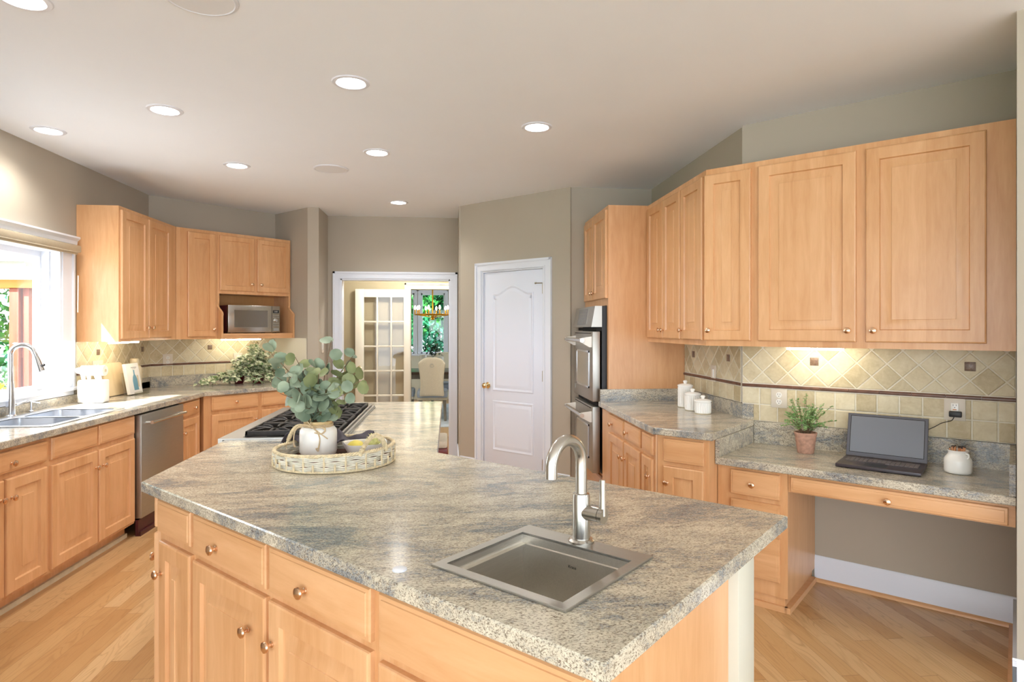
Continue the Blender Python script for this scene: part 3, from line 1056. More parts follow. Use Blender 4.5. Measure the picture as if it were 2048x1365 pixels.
part(dc, 'end_splash', MB().box(-.025, -.003, 3.352, 3.948, .7705, .905), 'granite2')
part(dc, 'riser_splash', MB().box(-1.288, -1.266, 3.352, 3.948, .7705, .8735), 'granite2')


# ================================================================== TILED BACKSPLASHES
def clip(poly, u0, u1, z0, z1):
    def cut(p, f, g):
        out = []
        for i in range(len(p)):
            a, b = p[i - 1], p[i]
            fa, fb = f(a), f(b)
            if fa * fb < 0:
                t = fa / (fa - fb); out.append((a[0] + (b[0] - a[0]) * t, a[1] + (b[1] - a[1]) * t))
            if fb >= 0: out.append(b)
        return out
    for f in (lambda q: q[0] - u0, lambda q: u1 - q[0], lambda q: q[1] - z0, lambda q: z1 - q[1]):
        if len(poly) < 3: return []
        poly = cut(poly, f, None)
    res = []
    for p in poly:
        if not res or (abs(p[0] - res[-1][0]) + abs(p[1] - res[-1][1])) > 1e-5: res.append(p)
    if len(res) > 1 and (abs(res[0][0] - res[-1][0]) + abs(res[0][1] - res[-1][1])) < 1e-5: res.pop()
    return res


def area(p): return .5 * sum(p[i - 1][0] * p[i][1] - p[i][0] * p[i - 1][1] for i in range(len(p)))


def add_tile(mb, poly, v, g=.0032):
    if len(poly) < 3: return
    if area(poly) < 0: poly = poly[::-1]
    if area(poly) < .0004: return
    a = offset_poly(poly, g); b = offset_poly(poly, g + .0035)
    if area(a) <= 0 or area(b) <= 0 or any(abs(p[0]) > 50 for p in a): return
    n = len(a)
    vs = [(p[0], v + .006, p[1]) for p in a] + [(p[0], v + .002, p[1]) for p in a] + [(p[0], v, p[1]) for p in b]
    fs = []
    for k in range(2):
        for i in range(n):
            j = (i + 1) % n
            fs.append((k * n + i, k * n + j, (k + 1) * n + j, (k + 1) * n + i))
    fs.append(tuple(range(2 * n, 3 * n)))
    t = random.random(); k0 = len(mb.f)
    mb.add(vs, fs)
    for i in range(k0, len(mb.f)): mb.tint[i] = t


def splash(label, fr, u0, u1, v, ztop, ref, accents, zlow=1.010, P=.147, extra=None, per_s=.105, holes=()):
    """diamond field over a pencil strip over straight tiles; ref = u of one bottom vertex"""
    t = thing('tile_backsplash', label, 'tile backsplash', fr, ((u0 + u1) / 2, v, zlow))
    part(t, 'grout', MB().box(u0, u1, v + .003, v + .018, zlow, ztop), 'grout')
    mb = MB()
    zb = 1.137
    i0 = int((u0 - ref) / P) - 2; i1 = int((u1 - ref) / P) + 3
    for i in range(i0, i1):
        for k in range(0, 4):
            for h in (0, 1):
                cu = ref + i * P + h * P / 2; cz = zb + k * P + (0 if h == 0 else P / 2) + P / 2 - P / 2
                d_ = [(cu - P / 2, cz), (cu, cz - P / 2), (cu + P / 2, cz), (cu, cz + P / 2)]
                add_tile(mb, clip(d_, u0, u1, zb, ztop), v)
    # centres sit on odd half steps so vertices fall on ref
    z = 1.113
    rows = [(z - .103, z)] if zlow > .95 else [(1.010, 1.113), (.907, 1.010)]
    for ri, (za, zc) in enumerate(rows):
        us = u0 + (.0 if ri == 0 else -.0)
        k = 0
        while us < u1:
            add_tile(mb, clip([(us, za), (us + per_s, za), (us + per_s, zc), (us, zc)], u0, u1, za, zc), v)
            us += per_s
    part(t, 'tile_field', mb, 'tile', smooth=20)
    pc = MB()
    L = .15; u = u0
    while u < u1:
        e = min(u + L, u1)
        pc.uprism([(v + .006, 1.115), (v - .004, 1.116), (v - .008, 1.121), (v - .008, 1.129), (v - .004, 1.134), (v + .006, 1.135)], u + .0008, e - .0008)
        u = e
    part(t, 'pencil_trim', pc, 'pencil')
    for a in accents:
        g = part(t, 'accent_tile', MB().cbox(a - .0235, a + .0235, v - .003, v + .006, zb + P - .0235, zb + P + .0235, .002), 'pencild', 'small brown textured metal tile')
    return t


# diamonds: centres at half steps -> shift reference by half a period so corners meet on the pencil line
splash('diamond travertine tile backsplash above the desk with two brown accents', FR, -1.338, -.003, 3.932, UZ0, -.92, (-.92, -.185), zlow=.907, P=.147, per_s=.1055)
splash('diamond travertine tile backsplash behind the canisters with brown accents', FX, -4.695, -3.757, 1.836, UZ0, -3.925, (-4.513, -3.925), P=.147)
splash('sunlit diamond tile backsplash between the window and the left corner', FL, 5.08, 6.262, 2.852, 1.374, 5.372, (5.372, 6.107), P=.147)
splash('diamond tile backsplash behind the trailing plant with a brown accent', FD, 2.402, 3.706, 6.442, 1.374, 2.975, (2.975,), P=.147)

# ================================================================== LEFT SIDE
uc = thing('wall_cabinet', 'maple two door wall cabinet beside the window, side panel sunlit', 'wall cabinet', FL, (5.6, 2.7, UZ0), 'maple wall cabinets on the left')
part(uc, 'cabinet_body', MB().prism(polyl(FL, [(-2.868, 5.104), (-2.56, 5.104), (-2.56, 6.115), (-2.868, 6.245)]), UZ0, UZ1), 'wood')
door(uc, 5.122, 5.547, 1.398, 2.408, 2.54, (5.51, 1.485))
door(uc, 5.56, 5.985, 1.398, 2.408, 2.54, (5.597, 1.485))
uc = thing('wall_cabinet', 'narrow single door maple wall cabinet in the left corner', 'wall cabinet', FD, (2.7, 6.3, UZ0), 'maple wall cabinets on the left')
part(uc, 'cabinet_body', MB().prism([(2.519, 6.139), (2.905, 6.139), (2.905, 6.458), (2.41, 6.458)], UZ0, UZ1), 'wood')
door(uc, 2.62, 2.885, 1.398, 2.408, 6.119, (2.862, 1.468))
mc = thing('microwave_cabinet', 'maple wall cabinet with two short doors above an open microwave niche', 'wall cabinet', FD, (3.3, 6.3, UZ0), None)
mb = MB().box(2.907, 3.703, 6.139, 6.458, 1.826, UZ1)
part(mc, 'cabinet_body', mb, 'wood')
door(mc, 2.928, 3.285, 1.858, 2.408, 6.119, (3.25, 1.932), st=.05)
door(mc, 3.318, 3.685, 1.858, 2.408, 6.119, (3.352, 1.932), st=.05)
side = [(6.458, UZ0), (6.458, 1.826), (6.139, 1.826), (6.139, 1.76)]
for i in range(15):
    t = i / 14
    side.append((6.139 - .085 * (.5 - .5 * math.cos(PI * t)) + (.012 * math.sin(2 * PI * t)), 1.73 - .13 * t))
side += [(6.054, 1.40), (6.054, UZ0)]
for a, b in ((2.907, 2.927), (3.683, 3.703)):
    part(mc, 'side_panel', MB().uprism(side, a, b), 'wood')
part(mc, 'niche_back', MB().box(2.927, 3.683, 6.44, 6.458, UZ0, 1.826), 'woodin')
part(mc, 'shelf', MB().box(2.927, 3.683, 6.064, 6.44, 1.408, 1.428).box(2.927, 3.683, 6.072, 6.09, UZ0, 1.408), 'woodh')

mw = thing('microwave', 'silver countertop microwave with black side inside the open cabinet niche', 'microwave', FD, (3.28, 6.25, 1.43))
part(mw, 'case', MB().cbox(3.0, 3.56, 6.135, 6.43, 1.436, 1.712, .005), 'mahog', 'dark reddish black case')
part(mw, 'front_panel', MB().cbox(3.0, 3.56, 6.105, 6.135, 1.436, 1.715, .004), 'nickel', 'silver front')
part(mw, 'door_window', MB().box(3.062, 3.418, 6.101, 6.106, 1.49, 1.665), 'mwglass')
part(mw, 'door_gap', MB().box(3.467, 3.47, 6.1035, 6.106, 1.44, 1.712), 'dark')
dp = part(mw, 'display', MB().box(3.483, 3.547, 6.101, 6.106, 1.64, 1.672), 'display')
part(dp, 'display_digit', MB().box(3.497, 3.502, 6.1, 6.1015, 1.648, 1.664).box(3.508, 3.516, 6.1, 6.1015, 1.648, 1.664).box(3.521, 3.529, 6.1, 6.1015, 1.648, 1.664), 'keypad')
kd = MB()
for z in (1.612, 1.592, 1.53, 1.513, 1.505): kd.box(3.482, 3.548, 6.103, 6.106, z, z + .004)
kd.box(3.484, 3.546, 6.1035, 6.106, 1.452, 1.482)
part(mw, 'keypad', kd, 'keypad')
part(mw, 'dial', MB().lathe([(.001, 0), (.019, 0), (.0185, .012), (.015, .015), (.001, .016)], (3.515, 6.106, 1.563), '-v'), 'nickel')
part(mw, 'side_vent', MB().box(2.9985, 3.001, 6.2, 6.4, 1.52, 1.525).box(2.9985, 3.001, 6.2, 6.4, 1.54, 1.545), 'dark')
for u in (3.03, 3.53):
    part(mw, 'foot', MB().box(u - .015, u + .015, 6.15, 6.18, 1.428, 1.437).box(u - .015, u + .015, 6.38, 6.41, 1.428, 1.437), 'black')

# left base cabinets along the window (frame FB is the counter line, about 1.4 degrees off the wall)
VF = 2.312
VB = 2.865
base1 = thing('base_cabinet', 'maple base cabinet at the left edge with one drawer and two doors', 'base cabinet', FB, (3.25, 2.6, 0), 'maple base cabinets on the left')
part(base1, 'cabinet_body', shell(MB(), 2.86, 3.652, VF + .02, VB - .02, .10, .872).box(2.86, 3.652, VF + .085, VB - .1, 0, .1), 'wood')
drawer(base1, 2.90, 3.633, .742, .852, VF, (3.352, .788))
door(base1, 2.90, 3.308, .12, .712, VF, (3.28, .615))
door(base1, 3.322, 3.633, .12, .712, VF, (3.352, .612))
base2 = thing('sink_base_cabinet', 'maple sink base cabinet with two false fronts over paired doors', 'base cabinet', FB, (4.1, 2.6, 0), 'maple base cabinets on the left')
part(base2, 'cabinet_body', shell(MB(), 3.652, 4.572, VF + .02, VB - .02, .10, .872).box(3.652, 4.572, VF + .085, VB - .1, 0, .1), 'wood')
drawer(base2, 3.672, 4.107, .738, .862, VF)
drawer(base2, 4.127, 4.549, .738, .862, VF)
door(base2, 3.672, 4.107, .12, .706, VF, (4.078, .602))
door(base2, 4.127, 4.549, .12, .706, VF, (4.157, .602))
part(base1, 'shoe_moulding', MB().box(2.86, 3.652, VF + .068, VF + .085, 0, .03), 'stoneware')
part(base2, 'shoe_moulding', MB().box(3.652, 4.572, VF + .068, VF + .085, 0, .03), 'stoneware')

dw_ = thing('dishwasher', 'stainless steel dishwasher with bar handle under the left counter', 'dishwasher', FB, (4.92, 2.6, 0))
part(dw_, 'tub', MB().box(4.59, 5.25, VF + .03, VB - .06, .12, .868), 'black')
dd = part(dw_, 'door', MB().cbox(4.588, 5.25, VF - .022, VF + .03, .125, .862, .006), 'steel', 'brushed steel door')
part(dd, 'handle', MB().tube([(4.65, VF - .065, .80), (5.19, VF - .065, .80)], .0125, 12), 'nickel')
for u in (4.66, 5.18):
    part(dd, 'handle_bracket', MB().tube([(u, VF - .022, .80), (u, VF - .065, .80)], .010, 10), 'nickel')
part(dw_, 'toe_kick', MB().box(4.588, 5.25, VF + .0, VF + .02, .0, .115).box(4.588, 5.25, VF - .016, VF, .0, .03), 'mahog', 'dark red brown toe kick')

base3 = thing('base_cabinet', 'slim maple base cabinet between the dishwasher and the corner', 'base cabinet', FB, (5.45, 2.6, 0), 'maple base cabinets on the left')
cor = FD.w(2.545, 5.61)
part(base3, 'cabinet_body', MB().prism(polyl(FB, [tuple(FB.w(5.256, VF + .02)[:2]), tuple(FB.w(5.66, VF + .02)[:2]), tuple(FD.w(2.40, 6.42)[:2]), tuple(FB.w(5.256, VB - .02)[:2])]), .10, .872)
     .box(5.256, 5.6, VF + .085, VB - .1, 0, .1), 'wood')
drawer(base3, 5.262, 5.615, .742, .858, VF, (5.50, .798))
door(base3, 5.262, 5.615, .12, .718, VF, (5.298, .61))
VD = 5.592
base4 = thing('base_cabinet', 'maple base cabinet with a wide drawer below the trailing plant', 'base cabinet', FD, (2.8, 6.0, 0), 'maple base cabinets on the left')
part(base4, 'cabinet_body', MB().prism([(2.535, VD + .02), (3.062, VD + .02), (3.062, 6.43), (2.40, 6.43)], .10, .872).box(2.56, 3.062, VD + .085, 6.3, 0, .1), 'wood')
drawer(base4, 2.60, 3.040, .735, .862, VD, (2.82, .802))
door(base4, 2.60, 3.040, .12, .700, VD, (3.008, .62))
base5 = thing('base_cabinet', 'maple base cabinet at the far right end of the left counter', 'base cabinet', FD, (3.4, 6.0, 0), 'maple base cabinets on the left')
part(base5, 'cabinet_body', MB().box(3.062, 3.70, VD + .02, 6.43, .10, .872).box(3.062, 3.70, VD + .085, 6.3, 0, .1), 'wood')
drawer(base5, 3.075, 3.66, .735, .862, VD, (3.37, .802))
door(base5, 3.075, 3.66, .12, .700, VD, (3.118, .62))

# left counter with sink cut-out
SX0, SX1, SY0, SY1 = -2.775, -2.275, 3.80, 4.62
lc = [(-2.868, 2.82), (-2.2255, 2.82), (-2.157, 5.735), wp(-5.58, 3.703), wp(-6.452, 3.703), wp(-6.452, 2.40), (-2.868, 6.24)]
hole = [(SX0 + .01, SY0 + .01), (SX1 - .01, SY0 + .01), (SX1 - .01, SY1 - .01), (SX0 + .01, SY1 - .01)]
lct = thing('countertop', 'long polished granite countertop under the window and the trailing plant', 'countertop', F0, (-2.4, 4.5, .874))
part(lct, 'slab', MB().prism(lc, .874, .914, holes=[hole], ch=.004), 'granite')
sp = MB().box(-2.868, -2.846, 2.82, 6.235, .9145, .972).box(-2.868, -2.846, 5.08, 6.235, .9145, 1.009)
part(lct, 'backsplash_strip', sp, 'granite2')
sp2 = MB()
sp2.prism([wp(-6.432, 2.408), wp(-6.432, 3.70), wp(-6.456, 3.70), wp(-6.456, 2.398)], .9145, 1.009)
part(lct, 'diagonal_splash_strip', sp2, 'granite2')
struct('trim_7', MB().box(-6.44, -5.83, 3.698, 3.708, .915, 1.374), 'wallwhite', FR)

sk = thing('double_sink', 'stainless double bowl sink set into the counter below the window', 'sink', F0, (-2.52, 4.2, .72))


def basin(u0, u1, v0, v1, ztop, depth, r=.03, taper=.012):
    """open box seen from above: rounded plan, thin wall"""
    def rr(i, rad):
        pts = []
        for cx_, cy_, a0 in ((u1 - i - rad, v1 - i - rad, 0), (u0 + i + rad, v1 - i - rad, 90), (u0 + i + rad, v0 + i + rad, 180), (u1 - i - rad, v0 + i + rad, 270)):
            for k in range(5):
                a = math.radians(a0 + k * 22.5)
                pts.append((cx_ + rad * math.cos(a), cy_ + rad * math.sin(a)))
        return pts
    L = [(rr(0, r), ztop), (rr(0, r), ztop - .004), (rr(taper, r), ztop - depth + .012), (rr(taper + .012, max(.004, r - .006)), ztop - depth)]
    n = len(L[0][0])
    vs = [(p[0], p[1], z) for pl, z in L for p in pl]
    fs = [(k * n + i, k * n + (i + 1) % n, (k + 1) * n + (i + 1) % n, (k + 1) * n + i) for k in range(len(L) - 1) for i in range(n)]
    fs.append(tuple(range((len(L) - 1) * n, len(L) * n)))
    return MB().add(vs, fs), L[0][0]


def solid(th):
    def f(o):
        m = o.modifiers.new('thick', 'SOLIDIFY'); m.thickness = th; m.offset = 0
    return f


m1, h1 = basin(SX0 + .075, SX1 - .035, SY0 + .035, 4.185, .918, .19, .045)
m2, h2 = basin(SX0 + .075, SX1 - .035, 4.215, SY1 - .035, .918, .17, .045)
part(sk, 'rim', MB().prism([(SX0, SY0), (SX1, SY0), (SX1, SY1), (SX0, SY1)], .9145, .9185, holes=[h1, h2]), 'steelw')
part(sk, 'bowl', m1, 'steelw', 'near bowl')
part(sk, 'bowl', m2, 'steelw', 'far bowl')
for y in (3.99, 4.40):
    part(sk, 'drain', MB().lathe([(.001, .002), (.03, .002), (.04, .006), (.043, .001)], (-2.5, y, .735 if y < 4.1 else .75), 'z', 20), 'chrome')

fc = thing('kitchen_faucet', 'chrome gooseneck pull down faucet at the sink under the window', 'faucet', F0, (-2.79, 4.26, .915))
FX0, FY0 = -2.79, 4.26
part(fc, 'base', MB().lathe([(.032, .9145), (.032, .922), (.026, .928), (.024, 1.0), (.019, 1.10), (.016, 1.14)], (FX0, FY0, 0), 'z', 24), 'chrome')
dirx, diry = .93, .36
pts = [(0, 1.13), (0, 1.20), (0, 1.25)]
R_ = .062
for k in range(0, 13):
    a = PI - k * PI / 12 * .86
    pts.append((R_ + R_ * math.cos(a), 1.31 + R_ * math.sin(a)))
last = pts[-1]
pts.append((last[0] + .012, last[1] - .035))
part(fc, 'neck', MB().tube([(FX0 + p[0] * dirx, FY0 + p[0] * diry, p[1]) for p in pts], .0145, 14), 'chrome')
e = pts[-1]
part(fc, 'spray_head', MB().tube([(FX0 + (e[0] + t * .03) * dirx, FY0 + (e[0] + t * .03) * diry, e[1] - t * .105) for t in (0, .25, .6, .95, 1)], [.0155, .0175, .021, .024, .019], 16), 'chrome')
part(fc, 'spray_button', MB().lathe([(.001, 0), (.01, .001), (.008, .01), (.001, .011)], (FX0 + (e[0] + .03) * dirx + .018, FY0 + (e[0]) * diry, e[1] - .06), 'u', 12), 'black')
part(fc, 'lever_handle', MB().tube([(FX0, FY0 + .02, .985), (FX0 + .01, FY0 + .055, .985), (FX0 + .02, FY0 + .12, 1.0)], [.012, .009, .006], 12), 'chrome')
sd = thing('soap_dispenser', 'slim chrome soap dispenser right of the gooseneck faucet', 'soap dispenser', F0, (-2.80, 4.47, .918))
part(sd, 'pump', MB().lathe([(.016, .9185), (.016, .925), (.007, .93), (.007, .985), (.010, .99), (.001, .995)], (-2.80, 4.47, 0), 'z', 16).tube([(-2.80, 4.47, .985), (-2.745, 4.475, .975)], .005, 8), 'chrome')

fr_ = thing('refrigerator', 'grey refrigerator edge at the left border of the photo', 'refrigerator', FL, (2.3, 2.4, 0))
part(fr_, 'case', MB().cbox(1.86, 2.765, 1.93, 2.84, .02, 1.775, .006), 'keypad')
part(fr_, 'door', MB().cbox(1.865, 2.31, 1.875, 1.925, .08, 1.77, .008), 'steel')
part(fr_, 'door', MB().cbox(2.316, 2.762, 1.875, 1.925, .08, 1.77, .008), 'steel')
part(fr_, 'handle', MB().tube([(2.27, 1.82, .6), (2.27, 1.82, 1.5)], .012, 10).tube([(2.27, 1.875, .65), (2.27, 1.82, .65)], .008, 8).tube([(2.27, 1.875, 1.45), (2.27, 1.82, 1.45)], .008, 8), 'nickel')

# under-cabinet lamps
def strip_lamp(lab, fr, u0, u1, v, z):
    t = thing('under_cabinet_light', lab, 'under-cabinet light', fr, ((u0 + u1) / 2, v, z), 'under-cabinet lights')
    part(t, 'housing', MB().box(u0 - .01, u1 + .01, v - .02, v + .02, z - .006, z), 'whitep')
    part(t, 'lamp_tube', MB().tube([(u0, v, z - .011), (u1, v, z - .011)], .0075, 10), 'strip')


strip_lamp('glowing tube light under the widest wall cabinet above the desk', FR, -1.03, -.735, 3.78, UZ0)
strip_lamp('glowing tube light under the sunlit wall cabinet by the window', FL, 5.16, 5.62, 2.66, UZ0)
strip_lamp('glowing tube light under the microwave niche above the trailing plant', FD, 3.0, 3.42, 6.25, UZ0)

# ================================================================== ISLAND
IB, IA = .905, -.536          # counter front and right edge on the diagonal axes
top = [wp(-2.503, IB), wp(IA, IB), wp(IA, 1.973), (-.052, wp(0, 0)[1]), ]
kx = -.052
a_k = kx / S2 - 1.973         # where the back edge meets the wing
top = [wp(-2.503, IB), wp(IA, IB), wp(IA, 1.973), wp(a_k, 1.973), (kx, 4.83), (-1.13, 4.83)]
sA0, sA1, sB0, sB1 = -1.078, -.692, 1.018, 1.398       # prep sink rim
shole = [wp(sA0 + .012, sB0 + .012), wp(sA1 - .012, sB0 + .012), wp(sA1 - .012, sB1 - .012), wp(sA0 + .012, sB1 - .012)]
RX0, RX1, RY0, RY1 = -1.10, -.525, 3.255, 4.50         # rangetop
rhole = [(RX0 + .02, RY0 + .02), (RX1 - .02, RY0 + .02), (RX1 - .02, RY1 - .02), (RX0 + .02, RY1 - .02)]
it = thing('island_countertop', 'large angled polished granite island countertop in the foreground', 'countertop', F0, (-.2, 2.4, .874))
part(it, 'slab', MB().prism(top, .874, .914, holes=[shole, rhole], ch=.004), 'granite')

IF = .925
ic1 = thing('island_cabinet', 'narrow maple island cabinet at the left end, one drawer above one door', 'island cabinet', FR, (-2.28, 1.2, 0), 'maple island cabinets')
part(ic1, 'cabinet_body', shell(MB(), -2.43, -2.145, IF + .02, 1.58, .10, .872).box(-2.43, -2.145, IF + .09, 1.5, 0, .1), 'wood')
drawer(ic1, -2.423, -2.158, .742, .858, IF)
door(ic1, -2.405, -2.158, .12, .712, IF, (-2.38, .60))
ic2 = thing('island_cabinet', 'maple island cabinet with two drawers over two doors with facing knobs', 'island cabinet', FR, (-1.65, 1.2, 0), 'maple island cabinets')
part(ic2, 'cabinet_body', shell(MB(), -2.145, -1.178, IF + .02, 1.58, .10, .872).box(-2.145, -1.178, IF + .09, 1.5, 0, .1), 'wood')
drawer(ic2, -2.133, -1.672, .728, .858, IF, (-1.960, .784))
drawer(ic2, -1.652, -1.196, .728, .858, IF, (-1.462, .784))
door(ic2, -2.133, -1.672, .12, .705, IF, (-1.760, .588))
door(ic2, -1.652, -1.196, .12, .705, IF, (-1.658 + .03, .588))
ic3 = thing('island_cabinet', 'maple island cabinet with the wide false front under the prep sink', 'island cabinet', FR, (-.87, 1.2, 0), 'maple island cabinets')
part(ic3, 'cabinet_body', shell(MB(), -1.178, -.575, IF + .02, 1.575, .10, .872).box(-1.178, -.62, IF + .09, 1.5, 0, .1), 'wood')
drawer(ic3, -1.163, -.592, .718, .858, IF)
door(ic3, -1.163, -.882, .12, .694, IF, (-.91, .588))
door(ic3, -.876, -.592, .12, .694, IF, (-.848, .588))
part(ic3, 'end_panel', MB().box(-.60, -.575, 1.575, 1.62, 0, .872), 'wood')
solo('support_post', MB().cbox(-.66, -.548, 1.585, 1.705, 0, .8735, .003), 'post', 'cream painted square post holding the right corner of the island counter', 'post', FR, (-.60, 1.645, 0))
icb = thing('island_wing_cabinet', 'maple island cabinet carrying the rangetop wing', 'island cabinet', F0, (-.8, 3.6, 0), 'maple island cabinets')
mbx = MB()
mbx.box(-1.095, -1.077, 2.46, 4.78, .1, .872).box(-.42, -.402, 2.75, 4.78, .1, .872).box(-1.077, -.42, 4.762, 4.78, .1, .872).box(-1.03, -.45, 3.25, 4.75, 0, .1)
mbx.box(-1.077, -.42, 3.20, 3.218, .1, .872)
part(icb, 'cabinet_body', mbx, 'wood')


def wingdoor(y0, y1, z0, z1, kn, dr=False):
    fl = FL
    # faces the window side: outward is -x
    return door_other(icb, FX, -y1, -y0, z0, z1, -1.115, kn, dr)


wingdoor(2.47, 2.80, .12, .705, (-2.515, .60))
wingdoor(2.47, 2.80, .728, .858, None, True)
wingdoor(2.83, 3.18, .12, .858, (-3.15, .60))
wingdoor(3.28, 3.85, .12, .705, (-3.82, .60))
wingdoor(3.87, 4.45, .12, .705, (-3.90, .60))
# (these faces look towards the window wall)

# prep sink
ps = thing('prep_sink', 'square stainless steel drop in prep sink at the front of the island', 'sink', FR, (-.885, 1.2, .70))
ih = [(sA0 + .026, sB0 + .026), (sA1 - .026, sB0 + .026), (sA1 - .026, sB1 - .062), (sA0 + .026, sB1 - .062)]
part(ps, 'rim', MB().prism([(sA0, sB0), (sA1, sB0), (sA1, sB1), (sA0, sB1)], .9142, .9205, holes=[ih], ch=.0015), 'steel')
i0, i1, j0, j1 = ih[0][0], ih[1][0], ih[0][1], ih[2][1]
zb = .715
bw_ = MB()
n_ = .012
vs = []
for (ins, z) in ((0, .918), (0, .893), (.012, .891), (.012, .884), (.004, .882), (.004, zb + .01), (.014, zb)):
    jn = .004 if ins == .012 else ins
    vs.append([(i0 + ins, j0 + jn, z), (i1 - ins, j0 + jn, z), (i1 - ins, j1 - jn, z), (i0 + ins, j1 - jn, z)])
flat = [p for l in vs for p in l]
fs = []
for k in range(len(vs) - 1):
    for i in range(4):
        j = (i + 1) % 4
        fs.append((k * 4 + i, k * 4 + j, (k + 1) * 4 + j, (k + 1) * 4 + i))
fs.append(tuple(range((len(vs) - 1) * 4, len(vs) * 4)))
part(ps, 'bowl', MB().add(flat, fs), 'steeld', smooth=20)
part(ps, 'drain', MB().lathe([(.001, .003), (.03, .003), (.041, .007), (.045, .0005)], ((i0 + i1) / 2, (j0 + j1) / 2, zb), 'z', 28), 'chrome')


def text_part(par, txt, size, u, v, z, mat, fr):
    """lettering standing on a face that looks towards -v"""
    cu = bpy.data.curves.new('lettering', 'FONT')
    cu.body = txt; cu.size = size; cu.align_x = 'CENTER'; cu.extrude = .0002
    tmp = bpy.data.objects.new('tmp', cu)
    COL.objects.link(tmp)
    bpy.context.view_layer.update()
    me = bpy.data.meshes.new_from_object(tmp.evaluated_get(bpy.context.evaluated_depsgraph_get()))
    bpy.data.objects.remove(tmp)
    mb = MB()
    mb.add([(u + p.co.x, v - p.co.z, z + p.co.y) for p in me.vertices], [tuple(f.vertices) for f in me.polygons])
    return part(par, 'lettering', mb, mat, smooth=180)


text_part(ps, 'Kraus', .0105, -.885, j1 - .0065, .862, 'display', FR)

# prep faucet (frame FR), slightly right of the sink middle behind the bowl
fu, fv = -.885, 1.372
pf = thing('prep_faucet', 'brushed nickel gooseneck faucet standing on the island prep sink', 'faucet', FR, (fu, fv, .92))
part(pf, 'escutcheon', MB().lathe([(.034, .9205), (.034, .926), (.030, .930), (.0235, .931)], (fu, fv, 0), 'z', 32), 'nickel')
part(pf, 'body', MB().lathe([(.0232, .93), (.0232, 1.040), (.0215, 1.047), (.017, 1.049)], (fu, fv, 0), 'z', 32), 'nickel')
R_ = .062
# plane of the spout: away from the body towards the sink middle and left
du, dv = -.06, -.998
pts = [(0, 1.045), (0, 1.08), (0, 1.11), (0, 1.125)]
for k in range(1, 21):
    a = PI - k * PI / 20 * .97
    pts.append((R_ + R_ * math.cos(a), 1.132 + R_ * math.sin(a)))
pts.append((pts[-1][0] + .001, pts[-1][1] - .03))
part(pf, 'spout', MB().tube([(fu + p[0] * du, fv + p[0] * dv, p[1]) for p in pts], .0155, 20), 'nickel')
hu, hv = 1, 0
part(pf, 'valve_housing', MB().tube([(fu + t * hu, fv + t * hv, 1.000) for t in (.0, .056)], .0195, 24), 'nickel')
part(pf, 'lever_handle', MB().tube([(fu + t * hu, fv + t * hv, 1.000) for t in (.0575, .070)], [.0195, .0195], 24)
     .tube([(fu + .064 * hu, fv + .064 * hv, 1.000 + t) for t in (0, .05, .092)], [.007, .0062, .0062], 12, flat=1.3), 'nickel')
solo('disposal_button', MB().lathe([(.001, .9195), (.0125, .9195), (.0165, .918), (.0175, .9142)], (-1.119, .956, 0), 'z', 28), 'trim',
     'small round white air switch button on the island left of the sink', 'button', FR, (-1.119, .956, .914))

# rangetop
rt = thing('rangetop', 'stainless steel gas rangetop with black iron grates on the island wing', 'cooktop', F0, (-.8, 3.87, .88))
mb = MB().prism([(-1.138, RY0), (RX1, RY0), (RX1, RY1), (-1.138, RY1)], .9145, .922,
                holes=[[(-1.05, RY0 + .035), (RX1 - .035, RY0 + .035), (RX1 - .035, RY1 - .035), (-1.05, RY1 - .035)]])
mb.box(-1.16, -1.138, RY0, RY1, .84, .9215)
part(rt, 'top_frame', mb, 'steel')
part(rt, 'burner_tray', MB().box(-1.05, RX1 - .035, RY0 + .035, RY1 - .035, .895, .902), 'cast')
part(rt, 'rear_trim', MB().box(RX1 - .032, RX1 - .022, RY0 + .01, RY1 - .01, .9225, .94).box(RX1 - .018, RX1 - .004, RY0, RY1, .9225, .93), 'steel')
for k in range(5):
    y = RY0 + .13 + k * .245
    part(rt, 'control_knob', MB().lathe([(.021, 0), (.021, .02), (.017, .026), (.001, .027)], (-1.16, y, .872), 'u', 20, mat=Matrix.Rotation(-PI / 2, 3, 'Y')), 'black')
nG = 4
gl = (RY1 - RY0 - .07) / nG
random.seed(5)
